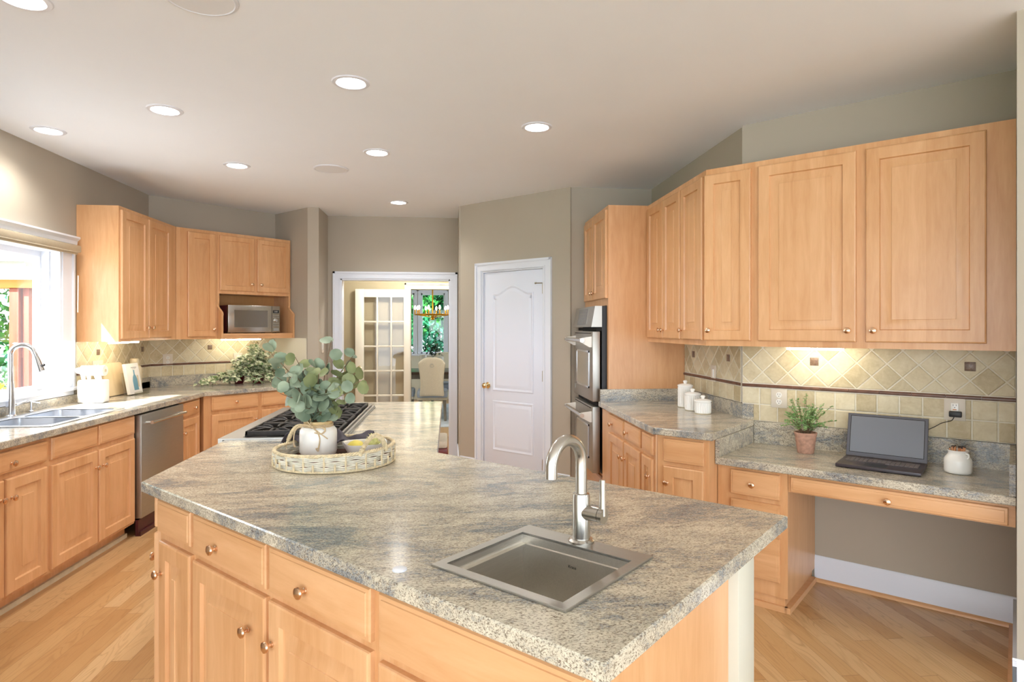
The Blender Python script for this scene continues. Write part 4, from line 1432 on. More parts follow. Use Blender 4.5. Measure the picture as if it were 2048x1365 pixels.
for g in range(nG):
    y0 = RY0 + .038 + g * gl; y1 = y0 + gl - .008
    x0, x1 = -1.04, RX1 - .045
    gm = MB()
    zt = .952
    gm.cbox(x0, x1, y0, y0 + .016, .925, zt, .003).cbox(x0, x1, y1 - .016, y1, .925, zt, .003)
    gm.cbox(x0, x0 + .014, y0, y1, .93, zt, .003).cbox(x1 - .014, x1, y0, y1, .93, zt, .003)
    xm = (x0 + x1) / 2
    gm.cbox(xm - .007, xm + .007, y0, y1, .93, zt, .003)
    for cx_ in ((x0 + xm) / 2, (xm + x1) / 2):
        cy_ = (y0 + y1) / 2
        for k in range(8):
            a = k * PI / 4 + PI / 8 * 0
            L1 = .115 if k % 2 == 0 else .14
            ex, ey = cx_ + math.cos(a) * L1 * .98, cy_ + math.sin(a) * (y1 - y0) / 2 * (.98 if k % 4 == 2 else 1)
            ex = max(x0, min(x1, ex)); ey = max(y0, min(y1, ey))
            gm.tube([(cx_ + math.cos(a) * .032, cy_ + math.sin(a) * .032, .944), (cx_ + math.cos(a) * .07, cy_ + math.sin(a) * .07, .950), (ex, ey, .944)], [.006, .0075, .0075], 6)
    for sx in (x0 + .005, x1 - .005):
        for sy in (y0 + .008, y1 - .008):
            gm.box(sx - .006, sx + .006, sy - .006, sy + .006, .9015, .94)
    part(rt, 'grate', gm, 'cast')
    for cx_ in ((x0 + xm) / 2, (xm + x1) / 2):
        part(rt, 'burner', MB().lathe([(.05, .9015), (.05, .915), (.038, .92), (.036, .932), (.001, .935)], (cx_, (y0 + y1) / 2, 0), 'z', 24), 'cast')

# ================================================================== SMALL OBJECTS
def leaf_blade(mb, base, d, up, L, W, cup=.15, curl=.2, n=4, round_=False):
    """one leaf as a small bent surface: base point, direction, normal, length, width"""
    d = Vector(d).normalized(); up = Vector(up)
    up = (up - d * up.dot(d))
    if up.length < 1e-4: up = d.orthogonal()
    up.normalize(); sd = d.cross(up)
    vs = []; fs = []
    m = 6 if round_ else n
    for i in range(m + 1):
        t = i / m
        if round_: wv = math.sqrt(max(0, 1 - (2 * t - 1) ** 2)) * (1 if t > .12 else .8)
        else: wv = math.sin(PI * t ** .75) ** .9 if 0 < t < 1 else 0
        wv = max(wv, .03)
        c = Vector(base) + d * (L * t) + up * (-curl * L * t * t)
        for k, s_ in enumerate((-1, -.5, 0, .5, 1)):
            vs.append(c + sd * (s_ * wv * W / 2) + up * (cup * W * s_ * s_ * wv))
    for i in range(m):
        for k in range(4):
            fs.append((i * 5 + k, i * 5 + k + 1, i * 5 + k + 6, i * 5 + k + 5))
    mb.add(vs, fs)


def rnd_dir(zmin=-1, zmax=1):
    z = random.uniform(zmin, zmax); a = random.uniform(0, 2 * PI); r = math.sqrt(max(0, 1 - z * z))
    return Vector((r * math.cos(a), r * math.sin(a), z))


# ---- island tray
TX, TY = -.482, 2.693
TA, TB_ = .243, .232
tr = thing('wicker_tray', 'round bleached wicker tray with two loop handles on the island', 'tray', F0, (TX, TY, .9145))


def ell(a, rz=0, ry=0):
    return (TX + (TA + ry) * math.cos(a), TY + (TB_ + ry) * math.sin(a))


part(tr, 'tray_base', MB().lathe([(.001, .918), (.226, .918), (.232, .922), (.226, .926), (.001, .926)], (TX, TY, 0), 'z', 48, sx=TA / .243, sy=TB_ / .243), 'wickerd', 'dark brown woven base')
rim_h = lambda a: .058 + .012 * (math.cos(a - math.radians(0)) * .5 + .5)
sm = MB()
NS = 38
for r_ in range(9):
    pts = []
    for i in range(NS * 4):
        a = 2 * PI * i / (NS * 4)
        ph = (i / 4 + (r_ // 3) * 1.0) * PI
        off = .0058 * math.sin(ph)
        z = .9195 + (r_ + .5) / 9 * (rim_h(a) - .004)
        x, y = ell(a, 0, off)
        pts.append((x, y, z))
    sm.tube(pts, .0031, 6, closed=True)
part(tr, 'woven_side', sm, 'wicker2', 'pale woven strands')
for i in range(NS):
    st_ = MB()
    a = 2 * PI * (i + .5) / NS
    x0, y0 = ell(a, 0, .009 * (1 if i % 2 else .6))
    st_.tube([(x0, y0, .921), (x0, y0, .915 + rim_h(a) * (.55 if i % 2 else .98))], .0042, 6)
    part(tr, 'stake', st_, 'wicker')
rm = MB()
for k in range(3):
    pts = []
    for i in range(240):
        a = 2 * PI * i / 240
        x, y = ell(a, 0, .005 * math.cos(38 * a + k * 2.094))
        pts.append((x, y, .918 + rim_h(a) + .004 * math.sin(38 * a + k * 2.094)))
    rm.tube(pts, .004, 6, closed=True)
pts = [(ell(2 * PI * i / 120, 0, .004)[0], ell(2 * PI * i / 120, 0, .004)[1], .9195) for i in range(120)]
rm.tube(pts, .0048, 6, closed=True)
part(tr, 'rim', rm, 'wicker', 'braided rim')
for sgn, ang in ((1, -42), (-1, 138)):
    A0 = math.radians(ang)
    hm = MB(); pts = []
    for i in range(25):
        t = i / 24
        a = A0 + (t - .5) * .56
        x, y = ell(a, 0, .006)
        pts.append((x, y, .925 + rim_h(a) * .75 + .072 * math.sin(PI * t) ** .75))
    hm.tube(pts, .0075, 8)
    for i in range(2, 46):
        t = i / 48
        k = min(23, int(t * 24)); fr = t * 24 - k
        p = Vector(pts[k]).lerp(Vector(pts[k + 1]), fr); q = (Vector(pts[k + 1]) - Vector(pts[k])).normalized()
        n1 = q.orthogonal().normalized(); n2 = q.cross(n1)
        ring = [p + n1 * (.0085 * math.cos(b)) + n2 * (.0085 * math.sin(b)) + q * (.002 * math.cos(b)) for b in [j * PI / 4 for j in range(8)]]
        hm.tube(ring, .0021, 4, closed=True)
    part(tr, 'handle', hm, 'wicker', 'wrapped wicker loop handle')

# ---- jar with twine and eucalyptus
JX, JY, JZ = -.560, 2.735, .927
jr = thing('ceramic_jar', 'white crackle glazed jar with tan neck and twine bow on the tray', 'jar', F0, (JX, JY, JZ))
JR = .078
part(jr, 'body', MB().lathe([(.001, JZ + .002), (.066, JZ), (.072, JZ + .006), (.0775, JZ + .03), (JR, JZ + .10), (.076, JZ + .118), (.068, JZ + .128), (.060, JZ + .132)], (JX, JY, 0), 'z', 40, caps=False), 'white')
part(jr, 'neck', MB().lathe([(.060, JZ + .1315), (.057, JZ + .136), (.0585, JZ + .148), (.0615, JZ + .152), (.0615, JZ + .156), (.056, JZ + .157), (.053, JZ + .152), (.053, JZ + .12)], (JX, JY, 0), 'z', 40, caps=False), 'tanband', 'tan unglazed neck')
tw = MB()
for h in (.1335, .1375, .1415):
    tw.tube([(JX + .0605 * math.cos(2 * PI * i / 40), JY + .0605 * math.sin(2 * PI * i / 40), JZ + h + .001 * math.sin(i)) for i in range(40)], .0024, 6, closed=True)
bx, by = JX - .012, JY - .066
bz = JZ + .138


def cubic(pts, n=14):
    """smooth line through the points"""
    P = [Vector(p) for p in pts]; out = []
    for i in range(len(P) - 1):
        p0 = P[max(i - 1, 0)]; p1 = P[i]; p2 = P[i + 1]; p3 = P[min(i + 2, len(P) - 1)]
        for k in range(n):
            t = k / n
            out.append(.5 * ((2 * p1) + (-p0 + p2) * t + (2 * p0 - 5 * p1 + 4 * p2 - p3) * t * t + (-p0 + 3 * p1 - 3 * p2 + p3) * t ** 3))
    out.append(P[-1])
    return out


for s_ in (0, .006):
    tw.tube(cubic([(bx, by, bz), (bx - .03, by - .006, bz + .006 + s_), (bx - .062, by + .002, bz - .004), (bx - .078, by + .018, bz - .035), (bx - .080, by + .024, bz - .075 - s_), (bx - .072, by + .02, bz - .085)], 8), .0026, 6)
    tw.tube(cubic([(bx, by, bz), (bx - .022, by - .004, bz + .03), (bx - .026, by, bz + .058 + s_), (bx - .012, by + .004, bz + .05), (bx - .004, by, bz + .012)], 8), .0026, 6)
    tw.tube(cubic([(bx, by, bz), (bx + .022, by - .01, bz - .02), (bx + .034, by - .013, bz - .045 - s_), (bx + .028, by - .014, bz - .085 - s_ * 2), (bx + .018, by - .014, bz - .088)], 8), .0026, 6)
    tw.tube(cubic([(bx, by, bz), (bx + .03, by - .008, bz + .002), (bx + .055, by - .004, bz - .008 - s_), (bx + .04, by - .010, bz - .028), (bx + .012, by - .012, bz - .022)], 8), .0026, 6)
tw.tube(cubic([(bx, by, bz), (bx + .04, by - .01, bz - .03), (bx + .065, by - .006, bz - .05)], 8), .0024, 6)
tw.add(*(lambda m: (m.v, m.f))(MB().lathe([(.001, -.007), (.007, -.003), (.007, .003), (.001, .007)], (bx, by - .003, bz), 'z', 10)))
part(jr, 'twine_bow', tw, 'twine', 'jute twine bow')

random.seed(21)
eu = thing('eucalyptus_bunch', 'bunch of round grey green eucalyptus leaves in the white jar', 'foliage', F0, (JX, JY, JZ + .02))
R0 = Vector((.995, -.101, 0)); F1 = Vector((.101, .995, 0))     # sideways and away, as seen from the room
tips = [(-.21, .30, -.02), (-.19, .18, .03), (-.10, .27, .0), (-.085, .20, -.05), (-.03, .23, .03), (.05, .34, .02), (.02, .20, -.06), (.10, .22, .03),
        (.16, .20, .0), (.19, .17, -.03), (-.14, .12, -.07), (-.06, .10, -.09), (.06, .12, -.09), (.11, .10, -.06), (-.20, .23, .05), (.13, .27, .07), (-.02, .06, -.10), (.03, .15, -.08), (-.10, .17, -.08), (.08, .16, -.09), (-.05, .16, .0), (.0, .12, -.05), (.14, .12, -.05)]
for bi, (sx, sz, sy) in enumerate(tips):
    st0 = Vector((JX, JY, JZ + .10)) + R0 * (sx * .12) + F1 * (sy * .2)
    st1 = Vector((JX, JY, JZ + .155)) + R0 * (sx * .2) + F1 * (sy * .25)
    end = Vector((JX, JY, JZ + .16)) + R0 * sx + F1 * sy + Vector((0, 0, sz))
    mid = st1.lerp(end, .5) + Vector((0, 0, .02)) + R0 * (-.15 * sx)
    pts = cubic([st0, st1, mid, end], 8)
    s_ = part(eu, 'stem', MB().tube(pts, [.0030 * (1 - .6 * i / (len(pts) - 1)) for i in range(len(pts))], 6), 'stem')
    lm = MB()
    nn = 5 if sz > .15 else 4
    for j in range(nn):
        t = .45 + .55 * j / (nn - 1)
        i = min(len(pts) - 2, int(t * (len(pts) - 1)))
        p = pts[i]; tg = (pts[i + 1] - pts[i]).normalized()
        for side in (-1, 1):
            if random.random() < .1: continue
            ax = rnd_dir(-.3, .5)
            dr_ = (tg.cross(ax).normalized() * side * 1.0 + tg * random.uniform(.2, .7)).normalized()
            nrm = (-F1 * random.uniform(.5, 1.3) + rnd_dir() * .7 + Vector((0, 0, .3)))
            L_ = random.uniform(.048, .066) * (1.0 if j < nn - 1 else .85)
            leaf_blade(lm, p + dr_ * .004, dr_, nrm, L_, L_ * random.uniform(.9, 1.05), random.uniform(-.12, .14), random.uniform(-.15, .3), round_=True)
    part(s_, 'leaf_cluster', lm, 'leafeu2' if bi in (2, 8, 9, 13, 7, 6) else 'leafeu', smooth=180)

# ---- charcoal cloth behind the jar
cl = MB()
N1, N2 = 34, 16
vs = []
for i in range(N1 + 1):
    for j in range(N2 + 1):
        u = i / N1; v = j / N2
        x = -.735 + u * .39
        y = 2.80 + v * .105
        r = math.hypot((x - TX) / TA, (y - TY) / TB_)
        inside = max(0.0, 1 - abs(r - 1) * 4)
        z = .935 + .052 * inside + .018 * math.sin(u * 19 + v * 3) * (1 - .3 * v) + .035 * math.sin(PI * u) * (1 - v * .5) + .010 * math.sin(v * 9 + u * 31)
        vs.append((x, y + .012 * math.sin(u * 14), z + .008))
fs = [(i * (N2 + 1) + j, (i + 1) * (N2 + 1) + j, (i + 1) * (N2 + 1) + j + 1, i * (N2 + 1) + j + 1) for i in range(N1) for j in range(N2)]


def solid2(th):
    def f(o):
        m = o.modifiers.new('thick', 'SOLIDIFY'); m.thickness = th; m.offset = 1
        m2 = o.modifiers.new('smooth', 'SUBSURF'); m2.levels = 1; m2.render_levels = 1
    return f


solo('napkin', MB().add(vs, fs), 'cloth', 'crumpled charcoal cloth napkin tucked behind the white jar on the tray', 'napkin', F0, (-.54, 2.84, .93), smooth=180, mod=solid2(.004))

# ---- bowl with lemon and artichoke
BX, BY = -.362, 2.700
bo = MB()
ring = []
NB = 28
for (s_, z) in ((.045, 0), (.05, .003), (.065, .02), (.080, .045), (.088, .062), (.091, .066), (.088, .066), (.083, .060), (.07, .035), (.045, .012), (.001, .010)):
    for k in range(NB):
        a = 2 * PI * k / NB
        sq = (abs(math.cos(a)) ** 3.2 + abs(math.sin(a)) ** 3.2) ** (-1 / 3.2)
        lift = .010 * max(0, math.cos(2 * (a))) ** 3 if z > .04 else 0
        ring.append((BX + s_ * sq * math.cos(a + .35), BY + s_ * sq * .85 * math.sin(a + .35), .9265 + z + lift))
fs = [(r_ * NB + k, r_ * NB + (k + 1) % NB, (r_ + 1) * NB + (k + 1) % NB, (r_ + 1) * NB + k) for r_ in range(10) for k in range(NB)]
fs.append(tuple(range(NB))[::-1])
solo('serving_bowl', MB().add(ring, fs), 'white', 'white square rimmed bowl holding a lemon and an artichoke on the tray', 'bowl', F0, (BX, BY, .927), smooth=60)
solo('lemon', MB().lathe([(.001, -.040), (.008, -.037), (.022, -.026), (.030, -.008), (.030, .008), (.023, .025), (.009, .036), (.006, .041), (.001, .043)], (0, 0, 0), 'z', 24,
     mat=Matrix.Rotation(math.radians(82), 3, 'Y')) if False else MB().lathe([(.001, -.042), (.008, -.038), (.022, -.026), (.030, -.008), (.030, .008), (.023, .025), (.009, .037), (.005, .042), (.001, .043)], (BX - .034, BY - .006, .973), 'u', 24),
     'lemon', 'yellow lemon lying in the white square bowl', 'lemon', F0, (BX - .034, BY - .006, .945), smooth=60)
am = MB()
for ly in range(7):
    nL = 9 - ly // 2
    for k in range(nL):
        a = 2 * PI * (k + .5 * (ly % 2)) / nL
        r_ = .034 * math.cos(ly / 6.3 * 1.35)
        base = Vector((BX + .036 + r_ * .75 * math.cos(a), BY + .008 + r_ * .75 * math.sin(a), .950 + .0085 * ly))
        dr_ = Vector((math.cos(a) * (1 - ly * .13), math.sin(a) * (1 - ly * .13), .55 + ly * .2))
        leaf_blade(am, base, dr_, Vector((math.cos(a), math.sin(a), .3)), .027, .022, -.25, -.35)
am.lathe([(.001, .94), (.02, .944), (.03, .96), (.026, .98), (.012, .998), (.001, 1.002)], (BX + .036, BY + .008, 0), 'z', 16)
solo('artichoke', am, 'arti', 'pale green artichoke ball beside the lemon in the bowl', 'artichoke', F0, (BX + .036, BY + .008, .94), smooth=60)

# ---- canisters
def canister(x, y, r, h, lab):
    t = thing('canister', lab, 'canister', F0, (x, y, .915), 'ribbed ceramic canisters')
    z = .9147
    seg = 72
    prof = [(r * .96, z, 0), (r * .99, z + .006, 0), (r, z + .012, 1), (r, z + h - .012, 1), (r * .985, z + h - .004, 0), (r * .93, z + h, 0)]
    vs = []; fs = []
    for (pr, pz, rib) in prof:
        for k in range(seg):
            a = 2 * PI * k / seg
            q = pr * (1 - (.07 if rib and k % 3 == 0 else 0))
            vs.append((x + q * math.cos(a), y + q * math.sin(a), pz))
    for i in range(len(prof) - 1):
        for k in range(seg):
            fs.append((i * seg + k, i * seg + (k + 1) % seg, (i + 1) * seg + (k + 1) % seg, (i + 1) * seg + k))
    fs.append(tuple(range(seg))[::-1]); fs.append(tuple(range((len(prof) - 1) * seg, len(prof) * seg)))
    part(t, 'body', MB().add(vs, fs), 'white', smooth=25)
    part(t, 'foot_band', MB().lathe([(r * .965, z), (r * .985, z + .004), (r * .96, z + .009)], (x, y, 0), 'z', 40), 'stoneware', 'tan unglazed foot')
    l = part(t, 'lid', MB().lathe([(r * 1.03, z + h), (r * 1.06, z + h + .004), (r * 1.04, z + h + .010), (r * .8, z + h + .016), (r * .4, z + h + .020), (.001, z + h + .021)], (x, y, 0), 'z', 40), 'white')
    part(l, 'lid_knob', MB().lathe([(.011, z + h + .018), (.010, z + h + .024), (.015, z + h + .032), (.015, z + h + .038), (.010, z + h + .043), (.001, z + h + .044)], (x, y, 0), 'z', 20), 'white')


canister(1.688, 4.30, .052, .148, 'tallest white ribbed lidded canister, farthest back of the three')
canister(1.672, 4.125, .053, .106, 'medium white ribbed lidded canister, the middle one of the three')
canister(1.678, 3.965, .053, .077, 'shortest white ribbed lidded canister, nearest of the three')

# ---- outlets and switches
def outlet(lab, fr, u, v, z, w_=.092, h_=.114, kind='duplex'):
    t = thing('wall_outlet' if kind != 'switch' else 'light_switch', lab, 'outlet' if kind != 'switch' else 'switch', fr, (u, v, z))
    part(t, 'cover_plate', MB().cbox(u - w_ / 2, u + w_ / 2, v - .006, v, z - h_ / 2, z + h_ / 2, .002), 'plate')
    if kind == 'duplex':
        for dz in (.021, -.021):
            s_ = part(t, 'socket', MB().lathe([(.017, 0), (.017, .0025), (.001, .003)], (u, v - .006, z + dz), '-v', 24), 'white')
            part(s_, 'socket_slot', MB().box(u - .0075, u - .0055, v - .0096, v - .0088, z + dz - .001, z + dz + .009).box(u + .0055, u + .0075, v - .0096, v - .0088, z + dz - .001, z + dz + .009)
                 .box(u - .002, u + .002, v - .0096, v - .0088, z + dz - .010, z + dz - .006), 'dark')
    elif kind == 'gfci':
        s_ = part(t, 'socket', MB().cbox(u - .0165, u + .0165, v - .009, v - .005, z - .033, z + .033, .0015), 'white')
        part(s_, 'socket_slot', MB().box(u - .0075, u - .0055, v - .0096, v - .0088, z + .018, z + .026).box(u + .0055, u + .0075, v - .0096, v - .0088, z + .018, z + .026).box(u - .002, u + .002, v - .0096, v - .0088, z + .008, z + .012), 'dark')
        part(s_, 'test_button', MB().box(u - .008, u + .008, v - .010, v - .0088, z - .003, z + .002), 'matchm')
    else:
        for k in range(int(w_ / .045)):
            uu = u - w_ / 2 + .045 * (k + .5) + (w_ - .045 * int(w_ / .045)) / 2
            part(t, 'rocker', MB().cbox(uu - .012, uu + .012, v - .010, v - .005, z - .03, z + .03, .0015), 'white')
    return t


outlet('duplex wall outlet on the tiles left of the potted herb', FR, -1.116, 3.932, 1.055)
outlet('wall outlet on the tiles with the black laptop charger plugged in', FR, -.249, 3.932, 1.060, kind='gfci')
outlet('narrow white switch plate on the tiles above the canisters', FX, -4.15, 1.836, 1.165, w_=.075, kind='switch')
outlet('double switch plate on the wall left of the cased doorway', FL, 6.91, 1.373, 1.275, w_=.115, h_=.125, kind='switch')
outlet('outlet on the diamond tiles left of the brown accent behind the left counter', FD, 2.565, 6.442, 1.17)
outlet('outlet on the diamond tiles half hidden behind the trailing plant', FD, 3.27, 6.442, 1.16)
outlet('long white switch plate above the cutting board on the window wall tiles', FL, 5.36, 2.852, 1.16, w_=.15, kind='switch')

ad = thing('charger', 'black laptop charger plug with a thin cable hanging from the right outlet', 'charger', FR, (-.246, 3.92, 1.036))
part(ad, 'plug', MB().cbox(-.272, -.218, 3.895, 3.921, 1.023, 1.052, .004), 'black')
part(ad, 'cable', MB().tube(cubic([(-.250, 3.905, 1.023), (-.262, 3.895, 1.004), (-.30, 3.885, .990), (-.335, 3.88, .965), (-.39, 3.87, .93), (-.42, 3.868, .88), (-.42, 3.86, .80), (-.42, 3.83, .778)], 8), .0021, 6), 'black')

# ---- potted herb
PX_, PY_ = -.933, 3.79
th = thing('terracotta_pot', 'small weathered terracotta pot standing on the desk counter', 'pot', FR, (PX_, PY_, .7705))
part(th, 'pot_body', MB().lathe([(.042, .7705), (.044, .775), (.0565, .868), (.059, .872), (.061, .886), (.060, .8885), (.054, .8885), (.053, .878)], (PX_, PY_, 0), 'z', 36, caps=False), 'terra')
part(th, 'pot_base', MB().lathe([(.042, .7712), (.001, .7712)], (PX_, PY_, 0), 'z', 36, caps=False), 'terra')
part(th, 'soil', MB().lathe([(.054, .876), (.03, .880), (.001, .881)], (PX_, PY_, 0), 'z', 20, caps=False), 'soil')
random.seed(11)
hb = thing('potted_herb', 'bushy fine leaved green herb growing from the terracotta pot', 'plant', FR, (PX_, PY_, .88))
sm_, lm_ = MB(), MB()
for k in range(64):
    a = random.uniform(0, 2 * PI)
    el = random.uniform(.15, 1)
    R_ = random.uniform(.085, .20)
    hz = random.uniform(.03, .20)
    sp_ = random.uniform(.2, 1.0)
    end = Vector((PX_ + math.cos(a) * R_ * sp_, PY_ + max(-.12, min(.085, math.sin(a) * R_ * sp_ * .8)), .885 + hz * (1.15 - .5 * sp_) + .01))
    b = Vector((PX_ + math.cos(a) * .02, PY_ + math.sin(a) * .02, .88))
    mid = b.lerp(end, .5) + Vector((0, 0, .025))
    pts = cubic([b, mid, end], 6)
    sm_.tube(pts, .0009, 4)
    for j in range(3, len(pts)):
        for q in range(3):
            dd_ = rnd_dir(-.2, .9)
            leaf_blade(lm_, pts[j], dd_, rnd_dir(0, 1), random.uniform(.008, .013), random.uniform(.006, .009), .1, .2, n=3)
part(hb, 'stem', sm_, 'stem')
part(hb, 'foliage', lm_, 'leafherb', smooth=180)

# ---- laptop
lp = thing('laptop', 'open dark grey laptop with a blank screen on the desk counter', 'laptop', FR, (-.53, 3.65, .7705))
U0, U1 = -.722, -.352
part(lp, 'keyboard_base', MB().cbox(U0, U1, 3.505, 3.76, .7735, .790, .003), 'lappl')
kb_ = MB()
for r_ in range(5):
    nk = 16
    for c_ in range(nk):
        u = U0 + .022 + c_ * (.326 / nk)
        if r_ == 0 and 4 < c_ < 9: continue
        kb_.box(u, u + .326 / nk - .003, 3.622 + r_ * .0205, 3.622 + r_ * .0205 + .0165, .7895, .7925)
part(lp, 'key', kb_, 'lapkey')
lp.o.children[-1]['kind'] = 'stuff'
part(lp, 'touchpad', MB().box(-.60, -.50, 3.525, 3.600, .7895, .7905), 'black')
for u in (U0 + .02, U1 - .02):
    part(lp, 'foot', MB().box(u - .01, u + .01, 3.52, 3.53, .7706, .7738).box(u - .01, u + .01, 3.735, 3.745, .7706, .7738), 'black')
tilt = math.radians(17)
yb, zb_ = 3.765, .790


def lidp(u0, u1, t0, t1, h0, h1):
    p = lambda t, h: (yb + math.sin(tilt) * t - math.cos(tilt) * h, zb_ + math.cos(tilt) * t + math.sin(tilt) * h)
    return MB().uprism([p(t0, h0), p(t1, h0), p(t1, h1), p(t0, h1)], u0, u1)


LH = .232
ld = part(lp, 'lid', lidp(U0, U1, 0, LH, -.007, .0), 'lappl')
part(ld, 'bezel', lidp(U0 + .002, U1 - .002, .003, LH - .002, .0, .0012), 'lapbez')
part(ld, 'screen_border', lidp(U0 + .014, U1 - .014, .021, LH - .011, .0012, .0018), 'display')
part(ld, 'screen', lidp(U0 + .017, U1 - .017, .024, LH - .014, .0018, .0023), 'screen')

# ---- match jar
MX, MY = -.224, 3.735
mj = thing('match_jar', 'small white milk churn shaped jar on the desk counter', 'jar', FR, (MX, MY, .7705))
part(mj, 'body', MB().lathe([(.001, .7712), (.050, .771), (.056, .775), (.058, .785), (.058, .83), (.056, .842), (.046, .857), (.041, .864), (.041, .874), (.046, .882), (.047, .884), (.043, .884), (.038, .872), (.038, .85)], (MX, MY, 0), 'z', 40, caps=False), 'white', smooth=60)
part(mj, 'ear_handle', MB().tube(cubic([(MX + .034, MY - .024, .872), (MX + .043, MY - .034, .870), (MX + .045, MY - .034, .858), (MX + .040, MY - .030, .850)], 6), .0045, 8), 'white')
random.seed(4)
for k in range(26):
    a = random.uniform(0, 2 * PI); r_ = .034 * math.sqrt(random.random())
    x, y = MX + r_ * math.cos(a), MY + r_ * math.sin(a)
    tx, ty = (x - MX) * .35, (y - MY) * .35
    zt = .890 + random.uniform(0, .012)
    m = thing('matchstick', 'thick dark tipped matchstick standing in the white churn jar', 'match', FR, (x, y, .86), 'matchsticks in the jar')
    part(m, 'stick', MB().tube([(x - tx, y - ty, .80), (x + tx * .2, y + ty * .2, zt)], .0024, 5), 'matchm')
    part(m, 'match_tip', MB().tube([(x + tx * .2, y + ty * .2, zt), (x + tx * .25, y + ty * .25, zt + .005)], [.0031, .0026], 6), 'matchtip')

# ---- window side of the left counter
ub = thing('utensil_block', 'bright white ceramic block holding white handled utensils by the window', 'utensil holder', F0, (-2.69, 5.02, .9145))
kbx = MB().prism(offset_poly([(-2.785, 4.96), (-2.60, 4.96), (-2.60, 5.06), (-2.785, 5.06)], 0), .9147, 1.085, ch=.006)
kbx = MB().cbox(-2.785, -2.60, 4.96, 5.06, .9147, 1.088, .012)
part(ub, 'block', kbx, 'white')
for i, (x, y, r_, h) in enumerate(((-2.755, 5.0, .017, .065), (-2.71, 4.99, .015, .05), (-2.665, 5.01, .016, .045), (-2.63, 4.99, .013, .05))):
    part(ub, 'utensil_handle', MB().tube([(x, y, 1.08), (x - .004, y, 1.10), (x - .012, y, 1.088 + h)], [.008, r_ * .8, r_], 12), 'white')
wr = thing('paper_roll', 'white round roll lying across the top of the utensil block', 'paper roll', F0, (-2.70, 5.02, 1.14))
part(wr, 'roll', MB().tube([(-2.80, 5.055, 1.155), (-2.63, 5.05, 1.155)], .040, 28), 'whitep')
part(wr, 'roll_core', MB().tube([(-2.80, 5.055, 1.155), (-2.626, 5.05, 1.155)], .012, 16), 'stoneware')
part(wr, 'roll_knob', MB().lathe([(.001, -.05), (.018, -.045), (.026, -.03), (.026, -.015), (.018, 0), (.008, .005)], (-2.80, 5.055, 1.155), 'u', 20), 'white')


def slab_round(cx_, w0, h0, th_, r, fr, v, z, tiltd):
    """rounded upright board leaning back by tiltd degrees"""
    pts = []
    for sx, sz, a0 in ((1, 1, 0), (-1, 1, 90), (-1, -1, 180), (1, -1, 270)):
        for k in range(7):
            a = math.radians(a0 + 15 * k)
            pts.append((cx_ + sx * (w0 / 2 - r) + r * math.cos(a), sz * (h0 / 2 - r) + h0 / 2 + r * math.sin(a)))
    t = math.radians(tiltd)
    mb = MB().vprism(pts, 0, th_)
    for p in mb.v:
        y_, z_ = p.y, p.z
        p.y = v + y_ * math.cos(t) + z_ * math.sin(t)
        p.z = z - y_ * math.sin(t) + z_ * math.cos(t)
    return mb


solo('cutting_board', slab_round(5.515, .33, .275, .018, .045, FL, 2.765, .9202, 12), 'cutboard',
     'pale wooden cutting board with rounded corners leaning behind the white block', 'cutting board', FL, (5.515, 2.77, .92), smooth=30)
bk = thing('cookbook', 'white cover cookbook with a blue bottle picture on a clear stand', 'book', FL, (5.585, 2.70, .9145))
part(bk, 'cover', slab_round(5.60, .21, .262, .026, .004, FL, 2.66, .922, 10), 'whitep')
bp = [(5.572, .03), (5.648, .03), (5.650, .11), (5.640, .145), (5.622, .165), (5.622, .198), (5.628, .203), (5.595, .203), (5.601, .198), (5.601, .165), (5.582, .145), (5.570, .11)]


def on_book(poly, h):
    mb = MB().vprism(poly, -h, 0)
    t = math.radians(10)
    for p in mb.v:
        y_, z_ = p.y, p.z
        p.y = 2.66 + y_ * math.cos(t) + z_ * math.sin(t)
        p.z = .922 - y_ * math.sin(t) + z_ * math.cos(t)
    return mb


part(bk, 'bottle_picture', on_book(bp, .0006), 'bluep', 'printed blue glass bottle')
part(bk, 'cover_image', on_book([(5.643, .06), (5.670, .05), (5.672, .15), (5.650, .16)], .0006), 'stoneware')
tl = on_book([(5.575, .222), (5.665, .222), (5.665, .228), (5.575, .228)], .0006)
tl2 = on_book([(5.59, .212), (5.65, .212), (5.65, .215), (5.59, .215)], .0006); tl.add(tl2.v, tl2.f)
part(bk, 'title_line', tl, 'keypad')
bs = thing('book_stand', 'clear acrylic stand propping up the white cookbook', 'book stand', FL, (5.57, 2.65, .9145))
part(bs, 'back_plate', slab_round(5.59, .25, .19, .003, .01, FL, 2.692, .9175, 10), 'acryl')
part(bs, 'front_lip', MB().box(5.465, 5.715, 2.612, 2.615, .915, .945).box(5.465, 5.715, 2.612, 2.70, .915, .918), 'acryl')
jb_ = thing('lidded_jar', 'beige stoneware jar with a domed lid behind the cookbook', 'jar', FL, (5.80, 2.78, .9145))
part(jb_, 'body', MB().lathe([(.05, .9147), (.055, .93), (.055, 1.13), (.045, 1.15), (.034, 1.16)], (5.80, 2.775, 0), 'z', 28), 'stoneware')
part(jb_, 'lid', MB().lathe([(.037, 1.16), (.039, 1.165), (.039, 1.20), (.032, 1.212), (.001, 1.215)], (5.80, 2.775, 0), 'z', 28), 'stoneware')
